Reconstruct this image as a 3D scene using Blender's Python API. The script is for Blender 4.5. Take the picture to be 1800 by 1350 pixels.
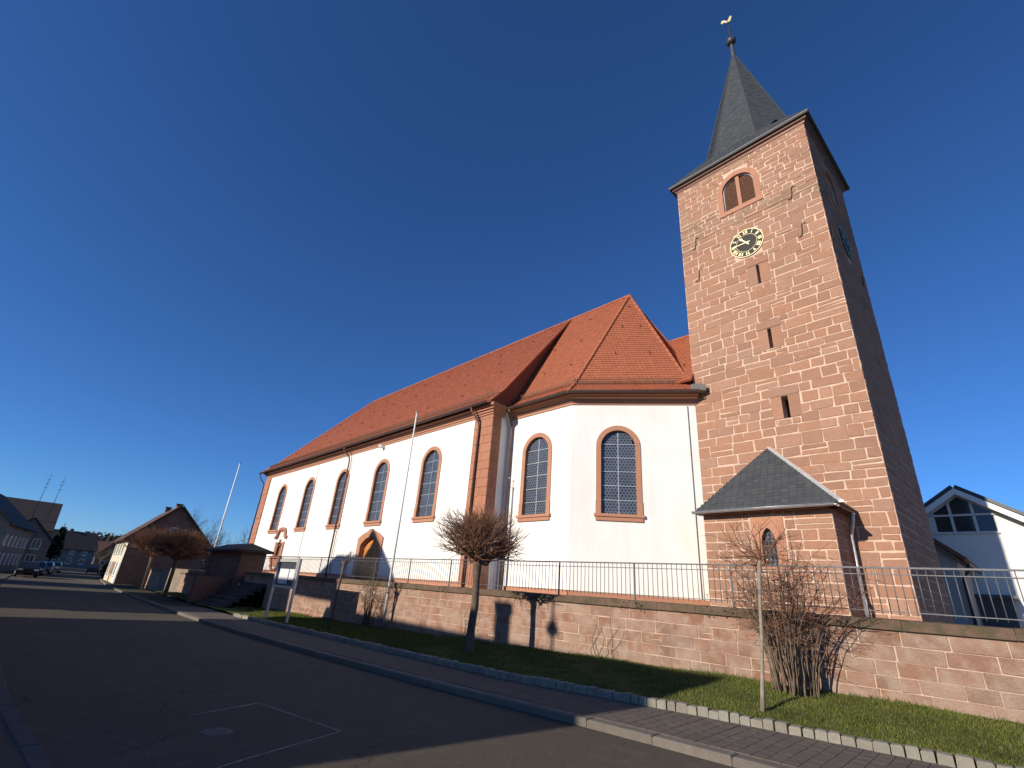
import bpy, math, random
from mathutils import Vector, Matrix
from math import sin, cos, pi, radians, sqrt, atan2, hypot
S = bpy.context.scene
for o in list(bpy.data.objects): bpy.data.objects.remove(o)
C = S.collection

# ------------------------------------------------------------------ camera, sky, sun, exposure
cam_d = bpy.data.cameras.new('camera'); cam = bpy.data.objects.new('camera', cam_d); C.objects.link(cam)
CR = Matrix(((0.701595, 0.236088, 0.672329), (0.708892, -0.327063, -0.624901), (0.072363, 0.915037, -0.396827)))
cam.matrix_world = Matrix.Translation((0, 0, 1.6)) @ CR.to_4x4()
cam_d.sensor_width = 36.0; cam_d.lens = 17.0; cam_d.clip_start = 0.05; cam_d.clip_end = 5000
S.camera = cam
SUN_TRAVEL = Vector((0.10, 1.0, -0.404)).normalized()
w = bpy.data.worlds.new('World'); S.world = w; w.use_nodes = True
wn = w.node_tree; bg = wn.nodes['Background']
sky = wn.nodes.new('ShaderNodeTexSky'); sky.sky_type = 'NISHITA'; sky.sun_disc = False
sky.sun_elevation = radians(21.9); sky.sun_rotation = radians(185.7)
sky.altitude = 200; sky.air_density = 0.85; sky.dust_density = 0.0; sky.ozone_density = 10.0
hs = wn.nodes.new('ShaderNodeHueSaturation'); hs.inputs['Saturation'].default_value = 1.015; hs.inputs['Hue'].default_value = 0.501; wn.links.new(sky.outputs[0], hs.inputs['Color']); wn.links.new(hs.outputs[0], bg.inputs[0]); bg.inputs[1].default_value = 0.122
sun_d = bpy.data.lights.new('sun', 'SUN'); sun = bpy.data.objects.new('sun', sun_d); C.objects.link(sun)
sun_d.energy = 5.0; sun_d.angle = radians(0.53); sun_d.color = (1.0, 0.91, 0.78)
sun.rotation_euler = SUN_TRAVEL.to_track_quat('-Z', 'Y').to_euler(); sun.location = (-4, -40, 40)
S.view_settings.view_transform = 'Standard'; S.view_settings.look = 'None'
S.view_settings.exposure = 0.14; S.view_settings.gamma = 1.0
S.render.engine = 'CYCLES'

# ------------------------------------------------------------------ helpers
WM = {}          # world matrix of every object made here
def root_m(p): return WM[p] if p is not None else Matrix.Identity(4)
def tag(o, label=None, cat=None, group=None, kind=None):
    if label: o['label'] = label
    if cat: o['category'] = cat
    if group: o['group'] = group
    if kind: o['kind'] = kind
    return o
def thing(name, label, cat, loc=(0, 0, 0), rotz=0.0, group=None, kind=None):
    o = bpy.data.objects.new(name, None); C.objects.link(o); o.empty_display_size = .3
    o.location = loc; o.rotation_euler = (0, 0, rotz)
    WM[o] = Matrix.Translation(loc) @ Matrix.Rotation(rotz, 4, 'Z')
    return tag(o, label, cat, group, kind)
def link_mesh(name, me, parent=None, m=None):
    o = bpy.data.objects.new(name, me); C.objects.link(o)
    if parent is not None: o.parent = parent
    lm = m if m is not None else Matrix.Identity(4)
    if m is not None: o.matrix_local = m
    WM[o] = root_m(parent) @ lm
    return o
class MB:
    def __init__(s): s.v = []; s.f = []; s.a = None; s.sm = []
    def add(s, vs, fs, smooth=False):
        n = len(s.v); s.v += [tuple(p) for p in vs]; s.f += [tuple(i + n for i in f) for f in fs]; s.sm += [smooth] * len(fs); return s
    def hexa(s, p, smooth=False):     # 8 points: bottom 4 ccw, top 4 ccw
        return s.add(p, [(3, 2, 1, 0), (4, 5, 6, 7), (0, 1, 5, 4), (1, 2, 6, 5), (2, 3, 7, 6), (3, 0, 4, 7)], smooth)
    def box(s, x0, x1, y0, y1, z0, z1):
        return s.hexa([(x0, y0, z0), (x1, y0, z0), (x1, y1, z0), (x0, y1, z0), (x0, y0, z1), (x1, y0, z1), (x1, y1, z1), (x0, y1, z1)])
    def fbox(s, F, u0, u1, z0, z1, n0, n1):   # n1 is the outer side
        return s.hexa([F(u0, z0, n1), F(u1, z0, n1), F(u1, z0, n0), F(u0, z0, n0), F(u0, z1, n1), F(u1, z1, n1), F(u1, z1, n0), F(u0, z1, n0)])
    def quad(s, a, b, c, d): return s.add([a, b, c, d], [(0, 1, 2, 3)])
    def poly(s, ps): return s.add(ps, [tuple(range(len(ps)))])
    def prism(s, base, d):            # polygon extruded by vector d (base ccw seen against d)
        n = len(base); d = Vector(d); b = [Vector(p) for p in base]
        vs = b + [p + d for p in b]
        return s.add(vs, [tuple(reversed(range(n))), tuple(range(n, 2 * n))] + [(i, (i + 1) % n, n + (i + 1) % n, n + i) for i in range(n)])
    def tube(s, pts, rad, n=6, cap=True, smooth=True):
        pts = [Vector(p) for p in pts]; N = len(pts)
        if not hasattr(rad, '__len__'): rad = [rad] * N
        vs = []; pv = None
        for i, p in enumerate(pts):
            t = (pts[min(i + 1, N - 1)] - pts[max(i - 1, 0)])
            if t.length < 1e-9: t = Vector((0, 0, 1))
            t.normalize()
            if pv is None:
                a = Vector((1, 0, 0)) if abs(t.x) < .9 else Vector((0, 1, 0))
                pv = t.cross(a).normalized()
            pv = (pv - t * pv.dot(t)).normalized(); q = t.cross(pv)
            for k in range(n):
                an = 2 * pi * k / n; vs.append(p + (pv * cos(an) + q * sin(an)) * rad[i])
        fs = [(i * n + k, i * n + (k + 1) % n, (i + 1) * n + (k + 1) % n, (i + 1) * n + k) for i in range(N - 1) for k in range(n)]
        if cap and n > 2: fs += [tuple(reversed(range(n))), tuple(range((N - 1) * n, N * n))]
        return s.add(vs, fs, smooth)
    def lathe(s, prof, cx, cy, n=16, smooth=True):    # prof: (r, z)
        vs = [(cx + r * cos(2 * pi * k / n), cy + r * sin(2 * pi * k / n), z) for r, z in prof for k in range(n)]
        m = len(prof)
        fs = [(i * n + k, i * n + (k + 1) % n, (i + 1) * n + (k + 1) % n, (i + 1) * n + k) for i in range(m - 1) for k in range(n)]
        fs += [tuple(reversed(range(n))), tuple(range((m - 1) * n, m * n))]
        return s.add(vs, fs, smooth)
    def mesh(s, name, mat, inv=None):
        me = bpy.data.meshes.new(name)
        vs = s.v if inv is None else [tuple(inv @ Vector(p)) for p in s.v]
        me.from_pydata(vs, [], s.f); me.materials.append(M[mat] if isinstance(mat, str) else mat)
        if any(s.sm): me.polygons.foreach_set('use_smooth', s.sm)
        if s.a:
            at = me.attributes.new('wp', 'FLOAT_VECTOR', 'POINT'); at.data.foreach_set('vector', [c for p in s.a for c in p])
        me.update(); return me
    def build(s, name, mat, parent=None, label=None, cat=None, group=None, kind=None):
        me = s.mesh(name, mat, root_m(parent).inverted() if parent is not None else None)
        return tag(link_mesh(name, me, parent), label, cat, group, kind)
def frame(O, ang):                    # wall frame: u along the wall, n out of it (to the right of u)
    O = Vector(O); u = Vector((cos(ang), sin(ang), 0)); n = Vector((sin(ang), -cos(ang), 0))
    return lambda a, z, d=0.0: Vector((O.x + u.x * a + n.x * d, O.y + u.y * a + n.y * d, z))
def lerp(a, b, t): return a + (b - a) * t
def pl(pts, x):                       # piecewise linear, pts sorted by x ascending
    if x <= pts[0][0]: return pts[0][1]
    for (a, b), (c, d) in zip(pts, pts[1:]):
        if x <= c: return lerp(b, d, (x - a) / (c - a))
    return pts[-1][1]
def sm(pts, x):                       # the same, softened over a few metres
    r = max(1.5, min(6, abs(x) * .12)); return sum(pl(pts, x + k * r / 3) for k in range(-3, 4)) / 7

# ------------------------------------------------------------------ materials
M = {}
def newmat(name, rough=.8, spec=.3, metal=0.0):
    m = bpy.data.materials.new(name); m.use_nodes = True; M[name] = m
    b = m.node_tree.nodes['Principled BSDF']; b.inputs['Roughness'].default_value = rough
    b.inputs['Specular IOR Level'].default_value = spec; b.inputs['Metallic'].default_value = metal
    return m, m.node_tree, b
class NT:                              # small node-writing helper
    def __init__(s, t): s.t = t
    def n(s, ty, **kw):
        x = s.t.nodes.new('ShaderNode' + ty)
        for k, v in kw.items(): setattr(x, k, v)
        return x
    def put(s, sock, v):
        if isinstance(v, bpy.types.NodeSocket): s.t.links.new(v, sock)
        else: sock.default_value = v
    def math(s, op, a, b=0.0, c=None):
        x = s.n('Math', operation=op); s.put(x.inputs[0], a); s.put(x.inputs[1], b)
        if c is not None: s.put(x.inputs[2], c)
        return x.outputs[0]
    def noise(s, vec, scale, detail=4, rough=.55):
        x = s.n('TexNoise'); s.put(x.inputs['Vector'], vec); x.inputs['Scale'].default_value = scale
        x.inputs['Detail'].default_value = detail; x.inputs['Roughness'].default_value = rough; return x.outputs[0]
    def ramp(s, f, stops):
        x = s.n('ValToRGB'); s.put(x.inputs[0], f); e = x.color_ramp.elements
        while len(e) < len(stops): e.new(.5)
        for i, (p, c) in enumerate(stops):
            e[i].position = p; e[i].color = (*c, 1) if hasattr(c, '__len__') else (c, c, c, 1)
        return x.outputs[0]
    def mix(s, f, a, b, mode='MIX'):
        x = s.n('Mix', data_type='RGBA', blend_type=mode); s.put(x.inputs[0], f)
        for i, v in ((6, a), (7, b)):
            s.put(x.inputs[i], v if isinstance(v, bpy.types.NodeSocket) else (*v, 1))
        return x.outputs[2]
    def pos(s): return s.n('NewGeometry').outputs['Position']
    def island(s):
        g = s.n('NewGeometry').outputs['Random Per Island']; o = s.n('ObjectInfo').outputs['Random']
        return s.math('FRACT', s.math('ADD', s.math('MULTIPLY', g, 7.31), s.math('MULTIPLY', o, 5.77)))
    def bump(s, h, st, dist=.02):
        x = s.n('Bump'); s.put(x.inputs['Height'], h); x.inputs['Strength'].default_value = st; x.inputs['Distance'].default_value = dist; return x.outputs[0]
def plain(name, col, rough=.7, spec=.3, metal=0.0, var=.12, scale=6.0, bump=.15, bs=60):
    m, t, b = newmat(name, rough, spec, metal); k = NT(t); p = k.pos()
    f = k.noise(p, scale, 5)
    c1 = tuple(x * (1 - var) for x in col); c2 = tuple(min(1, x * (1 + var)) for x in col)
    k.put(b.inputs['Base Color'], k.ramp(f, [(.3, c1), (.7, c2)]))
    if bump: k.put(b.inputs['Normal'], k.bump(k.noise(p, bs, 4), bump, .01))
    return m
def stone(name, cols, grime, gf=(.5, .7), gscale=1.2, bump=.5, speck=True, band=None):
    m, t, b = newmat(name, .9, .2); k = NT(t); p = k.pos(); r = k.island()
    n = len(cols); base = k.ramp(r, [(i / (n - 1), c) for i, c in enumerate(cols)])
    f = k.noise(p, 9, 6, .65)
    base = k.mix(k.math('MULTIPLY', k.ramp(f, [(.35, 0.0), (.75, 1.0)]), .5), base, tuple(x * .62 for x in cols[0]))
    g = k.ramp(k.noise(p, gscale, 5, .6), [(gf[0], 0.0), (gf[1], 1.0)])
    base = k.mix(k.math('MULTIPLY', g, .7), base, grime)
    if band:
        sz = k.n('SeparateXYZ'); k.put(sz.inputs[0], p)
        d = k.math('ABSOLUTE', k.math('SUBTRACT', sz.outputs[2], band[0]))
        wgt = k.math('MULTIPLY', k.ramp(k.math('DIVIDE', d, band[1] * 2), [(.0, 1.0), (.5, 0.0)]), k.ramp(k.noise(p, .9, 5, .65), [(.42, 0.0), (.6, 1.0)]))
        base = k.mix(k.math('MULTIPLY', wgt, .85), base, band[2])
    if speck: base = k.mix(k.ramp(k.noise(p, 70, 3), [(.62, 0.0), (.72, .55)]), base, tuple(x * .5 for x in cols[0]))
    k.put(b.inputs['Base Color'], base)
    h = k.math('ADD', k.noise(p, 35, 6, .7), k.math('MULTIPLY', k.noise(p, 7, 3), .8))
    k.put(b.inputs['Normal'], k.bump(h, bump, .03)); return m
stone('sandstone_tower', [(.39, .212, .14), (.44, .245, .163), (.335, .18, .118), (.41, .208, .13), (.40, .24, .168), (.32, .172, .116), (.425, .225, .144), (.37, .193, .122)], (.31, .21, .14), (.54, .76), .5, .55, True, (18.7, 1.3, (.21, .155, .105)))
stone('sandstone_wall', [(.32, .18, .122), (.40, .24, .172), (.28, .125, .078), (.37, .23, .17), (.25, .15, .105), (.33, .155, .095), (.41, .26, .19)], (.42, .31, .235), (.45, .62), 4.5, .9, True, (.15, 1.2, (.39, .29, .22)))
stone('sandstone_trim', [(.46, .225, .14), (.49, .245, .155), (.44, .21, .13)], (.40, .21, .14), (.5, .8), .8, .2, False)
stone('sandstone_quoin', [(.42, .19, .115), (.46, .21, .125), (.39, .17, .10)], (.37, .18, .12), (.5, .8), .8, .3)
stone('coping_stone', [(.17, .115, .08), (.20, .125, .085), (.145, .105, .075)], (.085, .078, .045), (.42, .6), 3.5, .9)
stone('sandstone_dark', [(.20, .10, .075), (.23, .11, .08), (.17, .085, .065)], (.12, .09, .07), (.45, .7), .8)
stone('granite_sett', [(.28, .255, .205), (.34, .31, .25), (.24, .215, .175), (.31, .285, .23)], (.20, .19, .13), (.5, .75), 4, .6)
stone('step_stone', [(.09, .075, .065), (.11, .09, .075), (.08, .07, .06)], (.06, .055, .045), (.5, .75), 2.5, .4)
stone('granite_kerb', [(.175, .15, .12), (.20, .17, .14), (.16, .14, .115)], (.13, .11, .085), (.5, .75), 2.5, .4)
stone('paver_concrete', [(.135, .112, .093), (.15, .124, .10), (.125, .105, .09), (.142, .115, .095)], (.09, .08, .065), (.5, .75), 1.2, .4)
plain('mortar', (.60, .425, .315), .95, .1, var=.14, scale=5, bump=.5, bs=90)
plain('mortar_wall', (.50, .355, .265), .95, .1, var=.30, scale=3.5, bump=.8, bs=45)
m, t, b = newmat('plaster', .92, .15); k = NT(t); p = k.pos()
sp = k.n('SeparateXYZ'); k.put(sp.inputs[0], p)
streak = k.n('CombineXYZ'); k.put(streak.inputs[0], k.math('MULTIPLY', sp.outputs[0], 2.2)); k.put(streak.inputs[1], k.math('MULTIPLY', sp.outputs[1], 2.2)); k.put(streak.inputs[2], k.math('MULTIPLY', sp.outputs[2], .18))
f = k.math('MULTIPLY', k.noise(p, .7, 5), k.noise(streak.outputs[0], 1.0, 4))
k.put(b.inputs['Base Color'], k.ramp(f, [(.08, (.72, .69, .625)), (.30, (.80, .78, .735))]))
k.put(b.inputs['Normal'], k.bump(k.math('ADD', k.noise(p, 120, 3), k.math('MULTIPLY', k.noise(p, 3, 3), .6)), .16, .02))
plain('plaster_house', (.72, .71, .67), .9, .2, var=.05, scale=1.5)
plain('plaster_cream', (.60, .54, .42), .9, .2, var=.08, scale=1.5)
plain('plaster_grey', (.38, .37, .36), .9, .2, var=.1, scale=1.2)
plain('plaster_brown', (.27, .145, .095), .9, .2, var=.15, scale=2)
def tiles(name, cols, moss, mf):
    m, t, b = newmat(name, .8, .3); k = NT(t); p = k.pos(); r = k.island(); n = len(cols)
    base = k.ramp(r, [(i / (n - 1), c) for i, c in enumerate(cols)])
    base = k.mix(k.math('MULTIPLY', k.ramp(k.noise(p, .8, 5, .6), [(mf, 0.0), (mf + .3, 1.0)]), .75), base, moss)
    base = k.mix(k.math('MULTIPLY', k.ramp(k.noise(p, 22, 4), [(.45, 0.0), (.7, 1.0)]), .3), base, tuple(x * .5 for x in cols[0]))
    k.put(b.inputs['Base Color'], base); k.put(b.inputs['Normal'], k.bump(k.noise(p, 50, 4), .3, .01)); return m
tiles('tile_new', [(.395, .128, .064), (.43, .142, .07), (.365, .116, .06), (.41, .133, .067)], (.36, .128, .07), .5)
tiles('tile_old', [(.36, .115, .062), (.41, .132, .07), (.31, .10, .058), (.38, .125, .065)], (.32, .125, .07), .5)
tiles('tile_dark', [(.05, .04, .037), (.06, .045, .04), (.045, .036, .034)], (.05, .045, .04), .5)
tiles('tile_brown', [(.13, .065, .045), (.16, .075, .05), (.11, .055, .04)], (.09, .07, .05), .5)
m = tiles('slate', [(.055, .060, .064), (.066, .071, .075), (.050, .055, .060), (.072, .077, .079), (.060, .064, .066)], (.085, .09, .082), .55)
m.node_tree.nodes['Principled BSDF'].inputs['Roughness'].default_value = .55
plain('zinc', (.42, .43, .44), .45, .5, .7, .15, 5)
plain('lead', (.20, .18, .165), .6, .3, .1, .2, 6)
plain('zinc_bright', (.66, .65, .62), .4, .5, .5, .1, 5)
plain('galvanised', (.115, .115, .12), .5, .4, .1, .15, 12)
plain('kerb_dark', (.085, .08, .075), .9, .2)
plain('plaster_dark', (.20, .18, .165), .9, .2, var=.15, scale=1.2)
plain('gutter_brown', (.10, .062, .05), .5, .4, .2, .15, 5)
plain('copper_brown', (.15, .075, .055), .45, .5, .4, .2, 6)
plain('iron', (.06, .045, .04), .7, .4, .4, .3, 20)
plain('gold', (.78, .64, .36), .45, .5, .35, .08, 10, 0)
plain('clock_black', (.022, .020, .018), .6, .3, 0, .2, 8)
plain('door_wood', (.50, .21, .05), .5, .4, 0, .25, 7)
plain('louvre_wood', (.21, .105, .065), .75, .3, 0, .3, 9)
plain('timber', (.16, .10, .065), .8, .2, 0, .25, 6)
plain('dark_void', (.012, .012, .014), .9, .1, 0, .1, 5, 0)
plain('white_paint', (.76, .76, .74), .45, .4, 0, .04, 3, .05)
plain('off_white', (.62, .62, .60), .5, .4, 0, .06, 3, .05)
plain('dark_grey_paint', (.05, .055, .065), .45, .4, 0, .15, 4, .05)
plain('bark', (.13, .095, .07), .95, .15, 0, .35, 14, .8, 30)
plain('bark_mid', (.175, .125, .09), .95, .15, 0, .4, 10, .6, 30)
plain('bark_pale', (.27, .23, .18), .95, .15, 0, .3, 10, .8, 30)
plain('twig', (.21, .11, .068), .85, .2, 0, .4, 5, 0)
plain('twig_grey', (.16, .12, .085), .85, .2, 0, .35, 5, 0)
plain('turf', (.075, .085, .024), .95, .1, 0, .4, 3, .6, 20)
plain('soil', (.07, .06, .035), .95, .1, 0, .4, 3, .6, 20)
plain('terrace_gravel', (.24, .19, .15), .95, .1, 0, .2, 1.5, .6, 40)
plain('field', (.06, .075, .03), .95, .1, 0, .3, .3, .4, 2)
plain('conifer', (.02, .035, .018), .9, .1, 0, .4, 2, 0)
plain('wood_hill', (.10, .088, .072), .95, .1, 0, .4, .05, 0)
plain('hedge', (.045, .05, .022), .9, .15, 0, .4, 3, 0)
plain('rubber', (.015, .015, .015), .8, .3, 0, .1, 5, 0)
plain('lamp_red', (.35, .02, .015), .3, .5, 0, .05, 5, 0)
plain('lamp_clear', (.6, .6, .6), .2, .5, 0, .05, 5, 0)
plain('cast_iron', (.10, .095, .09), .5, .5, .3, .3, 30, .8, 50)
plain('sealant', (.34, .33, .31), .8, .2, 0, .3, 9, .2)
for nm, cc in (('car_blue', (.02, .03, .07)), ('car_grey', (.12, .125, .13)), ('car_black', (.012, .012, .014)), ('car_silver', (.35, .36, .37))):
    plain(nm, cc, .25, .6, .3, .03, 2, 0)
m, t, b = newmat('window_glass', .08, .5); b.inputs['Base Color'].default_value = (.018, .022, .028, 1)
k = NT(t); k.put(b.inputs['Normal'], k.bump(k.noise(k.pos(), 1.5, 2), .06, .05))
# paper: thin print lines
m, t, b = newmat('paper', .8, .2); k = NT(t); sp = k.n('SeparateXYZ'); k.put(sp.inputs[0], k.pos())
f = k.math('GREATER_THAN', k.math('FRACT', k.math('MULTIPLY', sp.outputs[2], 28)), .62)
f = k.math('MULTIPLY', f, k.math('GREATER_THAN', k.noise(k.pos(), 25, 1), .5))
k.put(b.inputs['Base Color'], k.mix(f, (.72, .72, .70), (.38, .40, .42)))
# leaded bull's-eye glass: offset rows of roundels held in lead
m, t, b = newmat('leaded_glass', .22, .5); k = NT(t); at = k.n('Attribute', attribute_name='wp')
sp = k.n('SeparateXYZ'); k.put(sp.inputs[0], at.outputs['Vector']); A = .14
def rdist(off):
    x = k.math('SUBTRACT', k.math('FRACT', k.math('ADD', k.math('DIVIDE', sp.outputs[0], A), off)), .5)
    y = k.math('MULTIPLY', k.math('SUBTRACT', k.math('FRACT', k.math('ADD', k.math('DIVIDE', sp.outputs[1], A * 1.732), off)), .5), 1.732)
    return k.math('SQRT', k.math('ADD', k.math('MULTIPLY', x, x), k.math('MULTIPLY', y, y)))
d = k.math('MINIMUM', rdist(0.0), rdist(.5))
vv = k.n('TexVoronoi'); k.put(vv.inputs['Vector'], at.outputs['Vector']); vv.inputs['Scale'].default_value = 6
col = k.ramp(d, [(.0, (.05, .06, .08)), (.12, (.018, .021, .03)), (.33, (.022, .027, .04)), (.39, (.12, .135, .165)), (.47, (.15, .165, .20)), (.56, (.07, .08, .105))])
col = k.mix(.22, col, k.ramp(k.noise(k.pos(), 1.6, 3), [(.35, (.02, .025, .035)), (.7, (.12, .14, .17))]))
k.put(b.inputs['Base Color'], col)
k.put(b.inputs['Normal'], k.bump(k.math('ADD', k.ramp(d, [(.0, 1.0), (.3, .4), (.45, .8)]), k.noise(k.pos(), 9, 2)), .35, .02))
# asphalt
m, t, b = newmat('asphalt', .9, .25); k = NT(t); p = k.pos()
f = k.noise(p, .35, 5, .6); g = k.noise(p, 160, 3, .7); v = k.n('TexVoronoi'); k.put(v.inputs['Vector'], p); v.inputs['Scale'].default_value = 85
base = k.ramp(f, [(.3, (.074, .060, .044)), (.7, (.098, .080, .059))])
base = k.mix(k.math('MULTIPLY', k.ramp(g, [(.5, 0.0), (.75, 1.0)]), .7), base, (.21, .18, .14))
base = k.mix(k.math('MULTIPLY', k.ramp(v.outputs[0], [(.0, 1.0), (.35, 0.0)]), .5), base, (.045, .04, .035))
base = k.mix(k.math('MULTIPLY', k.ramp(k.noise(p, 1.8, 5, .7), [(.58, 0.0), (.68, 1.0)]), .35), base, (.055, .048, .042))
ve = k.n('TexVoronoi', feature='DISTANCE_TO_EDGE'); wv = k.n('VectorMath', operation='ADD'); nz = k.n('TexNoise'); k.put(nz.inputs['Vector'], p); nz.inputs['Scale'].default_value = 1.5; nz.inputs['Detail'].default_value = 5
k.put(wv.inputs[0], p); k.put(wv.inputs[1], nz.outputs['Color']); k.put(ve.inputs['Vector'], wv.outputs[0]); ve.inputs['Scale'].default_value = .45
crack = k.math('MULTIPLY', k.ramp(ve.outputs[0], [(.0, 1.0), (.006, 0.0)]), k.ramp(k.noise(p, .5, 2), [(.45, 0.0), (.55, 1.0)]))
base = k.mix(k.math('MULTIPLY', crack, .8), base, (.025, .022, .02))
base = k.mix(k.math('MULTIPLY', k.ramp(k.noise(p, 3.2, 6, .75), [(.52, 0.0), (.62, 1.0)]), .3), base, (.15, .125, .10))
k.put(b.inputs['Base Color'], base); k.put(b.inputs['Normal'], k.bump(k.math('ADD', v.outputs[0], g), .7, .012))
# grass blades
m, t, b = newmat('grass', .8, .2); k = NT(t); r = k.island()
base = k.ramp(r, [(.0, (.085, .11, .018)), (.45, (.12, .14, .024)), (.75, (.155, .16, .035)), (.95, (.21, .185, .07)), (1.0, (.24, .20, .09))])
base = k.mix(k.math('MULTIPLY', k.ramp(k.noise(k.pos(), 1.3, 4), [(.4, 0.0), (.65, 1.0)]), .55), base, (.08, .11, .014))
k.put(b.inputs['Base Color'], base)

# ------------------------------------------------------------------ lines of the street
def zr(x):                             # road level: falls gently to the left
    if x > -25: return .01 * x
    if x > -80: return -.25 + .003 * (x + 25)
    return -.415
KERB = sorted([(60, 8.6), (30, 7.9), (-2, 6.74), (-5, 6.62), (-8, 6.34), (-13, 6.08), (-20, 5.95), (-35, 6.2), (-54, 6.8), (-75, 8.4), (-110, 12.2), (-150, 17), (-250, 30)])
KERB2 = sorted([(60, 3.2), (30, 2.0), (0, 1.05), (-6, .9), (-9, .6), (-20, .3), (-50, .2), (-75, 1.0), (-100, 4.4), (-125, 7.6), (-150, 11), (-250, 24)])
def yk(x): return sm(KERB, x)
def yk2(x): return sm(KERB2, x)
def ye(x): return yk(x) + pl([(-60, 2.0), (-24, 1.75), (-14, 1.75), (-8, 1.55), (-4, 1.9), (0, 2.15), (10, 2.2)], x)   # sett edging
def ze(x): return zr(x) + .19
def yw(x): return 11.6 + .04 * x       # wall face
def zb(x): return pl([(-35, -.12), (-30, -.1), (-19, 0.0), (-14.5, .1), (-9, .26), (-5, .35), (10, .4)], x)   # ground at the wall
def grid_sheet(name, xs, yfun, zfun, mat, **kw):
    mb = MB(); n = None
    for x in xs:
        row = [(x, y, zfun(x, y)) for y in yfun(x)]; n = len(row); mb.v += row
    for i in range(len(xs) - 1):
        for j in range(n - 1):
            a = i * n + j; mb.f.append((a, a + n, a + n + 1, a + 1)); mb.sm.append(True)
    return mb.build(name, mat, **kw)
def frange(a, b, s):
    n = int(round((b - a) / s)); return [a + (b - a) * i / n for i in range(n + 1)]
XS = [-3000, -1200, -600, -350] + frange(-250, -60, 10) + frange(-58, 40, 2) + [60, 120, 300, 900, 3000]
grid_sheet('ground', XS, lambda x: [-3000, -900, -300, -60, -12, -3, 0, 9.2, 14, 60, 300, 900, 3000], lambda x, y: zr(max(x, -200)) - .12 if x < 40 else .28, 'field', kind='structure')
XR = frange(-250, -60, 5) + frange(-58.5, 60, 1.5)
grid_sheet('road', XR, lambda x: [lerp(yk2(x), yk(x), t) for t in (-.01, .25, .5, .75, 1.01)], lambda x, y: zr(x), 'asphalt', kind='structure')

# pavement on the church side: bedding sheet, kerb stones, pavers, sett edging
pave = grid_sheet('pavement', XR, lambda x: [lerp(yk(x) + .05, (ye(x) if x > -28 else yk(x) + 2.0) + .1, t) for t in (0, .5, 1)], lambda x, y: zr(x) + .092, 'soil', kind='structure')
pave2 = grid_sheet('pavement_opposite', XR, lambda x: [yk2(x) - .13, yk2(x) - 1.2, yk2(x) - 2.6], lambda x, y: zr(x) + .04, 'asphalt', kind='structure')
def along(fun, x, ds):                 # next x along a curve after ds metres (towards -X)
    dy = (fun(x) - fun(x - .1)) / .1; return x - ds / sqrt(1 + dy * dy)
def path_box(mb, fun, x0, x1, o0, o1, zf, z0, z1, gap=.006, bev=.0):
    a = atan2(fun(x0) - fun(x1), x0 - x1); nx, ny = -sin(a), cos(a); ux, uy = cos(a) * gap, sin(a) * gap
    def P(x, o, z, s): return (x + nx * o + ux * s, fun(x) + ny * o + uy * s, zf(x) + z)
    b4 = [P(x1, o0, z0, 1), P(x0, o0, z0, -1), P(x0, o1, z0, -1), P(x1, o1, z0, 1)]
    if not bev:
        return mb.hexa(b4 + [P(x1, o0, z1, 1), P(x0, o0, z1, -1), P(x0, o1, z1, -1), P(x1, o1, z1, 1)])
    g = bev / max(gap, 1e-6)
    mid = [P(x1, o0, z1 - bev, 1), P(x0, o0, z1 - bev, -1), P(x0, o1, z1 - bev, -1), P(x1, o1, z1 - bev, 1)]
    top = [P(x1, o0 + bev, z1, 1 + g), P(x0, o0 + bev, z1, -1 - g), P(x0, o1 - bev, z1, -1 - g), P(x1, o1 - bev, z1, 1 + g)]
    fs = [(3, 2, 1, 0), (8, 9, 10, 11)]
    for i in range(4):
        j = (i + 1) % 4; fs += [(i, j, 4 + j, 4 + i), (4 + i, 4 + j, 8 + j, 8 + i)]
    return mb.add(b4 + mid + top, fs)
rnd = random.Random(5)
def kerb_run(parent, fun, o0, o1, x, xend, far, mat='granite_kerb'):
    rest = MB()
    while x > xend:
        L = 1.0 if x > -60 else 3.0; x1 = along(fun, x, L)
        mb = MB() if x > far else rest
        path_box(mb, fun, x, x1, o0, o1, zr, -.1, (.10 if fun is yk else .05) + rnd.uniform(-.003, .003), .004, .02)
        if mb is not rest: mb.build('kerb_stone', mat, parent)
        x = x1
    rest.build('kerb_stone', mat, parent, kind='stuff')
kerb_run(pave, yk, -.02, .20, 14, -240, -60)
kerb_run(pave2, yk2, -.15, .02, 14, -240, -14, 'kerb_dark')
# pavers: rows across the pavement
rest = MB(); x = 10.0; row = 0; npv = 0
while x > -30:
    x1 = along(yk, x, .165); wd = ye(x) - yk(x) - .22; o = .21 - (.12 if row % 2 else 0)
    while o < .21 + wd - .02:
        o1 = min(o + .24, .21 + wd); a = max(o, .21)
        if o1 - a > .05:
            own = npv < 300 and -8.4 < x < -.6 and a > -1 and (row < 200)
            big = own and x > -6.2
            mb = MB() if big else rest
            path_box(mb, yk, x, x1, a + .0004, o1 - .0004, zr, .06, .104 + (a - .2) * .006 + rnd.uniform(-.001, .001), .003, .0008)
            if big: mb.build('paver', 'paver_concrete', pave); npv += 1
        o += .24
    x = x1; row += 1
rest.build('paver', 'paver_concrete', pave, kind='stuff')
# sett edging
x = 9.0
while x > -24.5:
    L = rnd.uniform(.145, .185); x1 = along(ye, x, L); mb = MB()
    path_box(mb, ye, x, x1, -.09 + rnd.uniform(-.012, .012), .075 + rnd.uniform(-.012, .012), ze, -.14, .035 + rnd.uniform(-.015, .018), .008, .014)
    mb.v = [(a + rnd.uniform(-.006, .006), b + rnd.uniform(-.006, .006), c + rnd.uniform(-.005, .005)) for a, b, c in mb.v]
    mb.build('sett', 'granite_sett', pave); x = x1
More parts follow.
